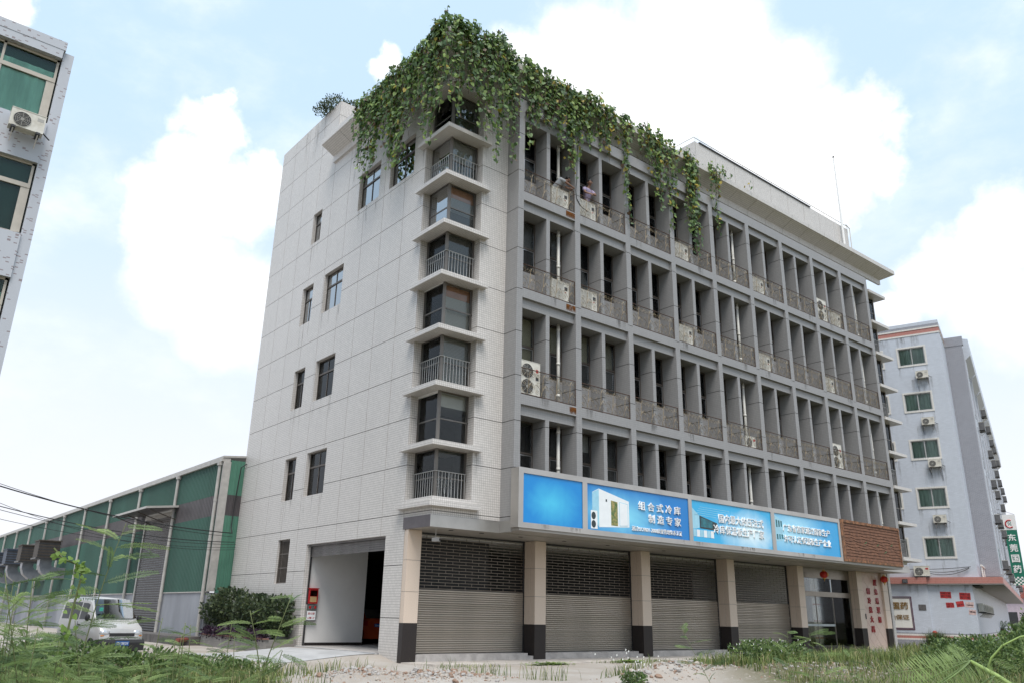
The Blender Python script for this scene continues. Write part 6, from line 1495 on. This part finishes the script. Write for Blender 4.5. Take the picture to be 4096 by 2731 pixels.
nb2 = thing('near_branch', 'arching feathery stem entering from the right edge of the picture', 'branch', tuple(ray_pt(3950, 2680, 3.4))); B1 = Vector(nb2.location)
q_ = [ray_pt(u, v, 3.4)-B1 for u, v in ((3945,2690),(3965,2630),(4010,2580),(4080,2545),(4160,2530))]
MB().tube(q_, [.004, .004, .0035, .003, .002], 6).build('stem', nst, nb2, True)
for i, (a, u, v) in enumerate([(3, 4110, 2610), (2, 4100, 2590), (3, 4200, 2560), (1, 4060, 2660), (2, 4000, 2520)]):
    o = inst('frond', FN[i % 2], nb2); aim(o, q_[a], ray_pt(u, v, 3.3)-B1, .25*i-.5)
# ---- bushes on the right
wg = [leaf_mat('weed_dark', (.065,.115,.036), .3), leaf_mat('weed_mid', (.115,.18,.055), .3), leaf_mat('weed_light', (.19,.26,.08), .35)]
GW = 'weedy bushes on the right'
bp_ = lambda x, y: (x, y, ground_z(x, y)-.02)
shrub('weed_bush', 'low flowering weed bush in the right foreground by the earth bank', 'bush', bp_(6.4, -8.6), [(0, 0, .35, 1.0, .7, .42), (.9, -.2, .3, .9, .6, .38)], 4200, .085, wg, True, 41, GW)
shrub('weed_bush', 'small flowering weed at the bottom of the picture below the second shutter', 'bush', bp_(.3, -9.0), [(0, 0, .14, .34, .26, .15)], 700, .07, wg, True, 42, GW)
shrub('weed_bush', 'dense green bush at the right edge in front of the blue side wall', 'bush', bp_(33.5, -6.2), [(0, 0, .6, 2.2, 1.2, .7), (2.2, .3, .8, 1.8, 1.2, .95), (-1.8, .3, .4, 1.4, .9, .5)], 6000, .17, wg, True, 43, GW)
shrub('weed_bush', 'tall weed bush farther along the blue side wall', 'bush', bp_(44, -3.6), [(0, 0, .9, 2.2, 1.2, 1.2), (2.5, .8, 1.0, 1.8, 1.2, 1.4), (-1.2, 0, 1.2, .6, .6, 1.4)], 6000, .2, wg, True, 44, GW)
shrub('weed_bush', 'round weed bush between the pavement and the near branch', 'bush', bp_(20, -8.5), [(0, 0, .5, 1.6, 1.0, .6), (2.0, .2, .45, 1.3, 1.0, .5)], 4500, .12, wg, True, 45, GW)
shrub('weed_bush', 'low dark weeds at the bottom right corner', 'bush', bp_(12.6, -12.6), [(0, 0, .5, 1.6, .9, .65), (-2, .4, .35, 1.2, .7, .45)], 5200, .10, wg, True, 46, GW)
shrub('weed_bush', 'dense weed thicket at the lower left corner of the picture', 'bush', bp_(-11.8, -2.6), [(0, 0, .35, 1.4, .9, .5), (1.6, -.3, .3, 1.2, .8, .42)], 6500, .10, wg, True, 47, 'weed thickets on the left')
shrub('weed_bush', 'weed thicket between the van and the rubble on the left', 'bush', bp_(-8.6, -3.0), [(0, 0, .25, 1.0, .7, .32), (1.1, -.3, .2, .8, .5, .26)], 3600, .085, wg, True, 48, 'weed thickets on the left')
# white daisies on the flowering weeds
r = random.Random(77); fmb = MB(); pet = pm('white_petal', (.72,.72,.68), .7, var=.03)
for cx, cy, n in ((6.6,-8.6,60), (.3,-9.0,26), (9.5,-7.0,30)):
    for _ in range(n):
        x = r.gauss(cx, .8 if n > 40 else .35); y = r.gauss(cy, .35); z = ground_z(x, y)+r.uniform(.3, .75)
        fmb.add([(x+.03*math.cos(a*1.257), y-.012+.012*math.sin(a*2), z+.03*math.sin(a*1.257)) for a in range(5)], [(0, 1, 2, 3, 4)])
tag(fmb.build('wild_flowers', pet), 'scattered small white wild flowers on the weeds', 'flowers', kind='stuff')
# tall grass clump by the blue wall and cycad in a pot
gc = thing('grass_clump', 'tall dark grass clump in front of the blue block wall', 'grass clump', (40.2, 1.3, .33)); mb = MB(); r = random.Random(88)
for _ in range(900):
    a = r.uniform(0, 6.28); b = r.uniform(0, 1.0); h = r.uniform(.7, 1.5); x = r.gauss(0, .30); y = r.gauss(0, .30); dx, dy = math.cos(a)*b, math.sin(a)*b
    mb.add([(x-.014, y, 0), (x+.014, y, 0), (x+dx*.35+.012, y+dy*.35, h*.7), (x+dx*.35-.012, y+dy*.35, h*.7), (x+dx, y+dy, h*(1-.3*b))], [(0, 1, 2, 3), (3, 2, 4)], r.randrange(3))
tag(mb.build('blades', [gg[0], gg[3], wg[0]], gc), kind='stuff')
cy = thing('potted_cycad', 'potted cycad palm in front of the far blue side wall', 'palm', (73, 9.6, .33)); MB().cyl((0,0,0), (0,0,.75), .35, 12, 0, .5).build('pot', swh, cy); MB().cyl((0,0,.7), (0,0,1.3), .18, 8).build('trunk', stem_m, cy)
for k in range(16): inst('frond', FR[4], cy, (0, 0, 1.25), (0, -.75+.5*(k % 3), k*.393), 1.5)
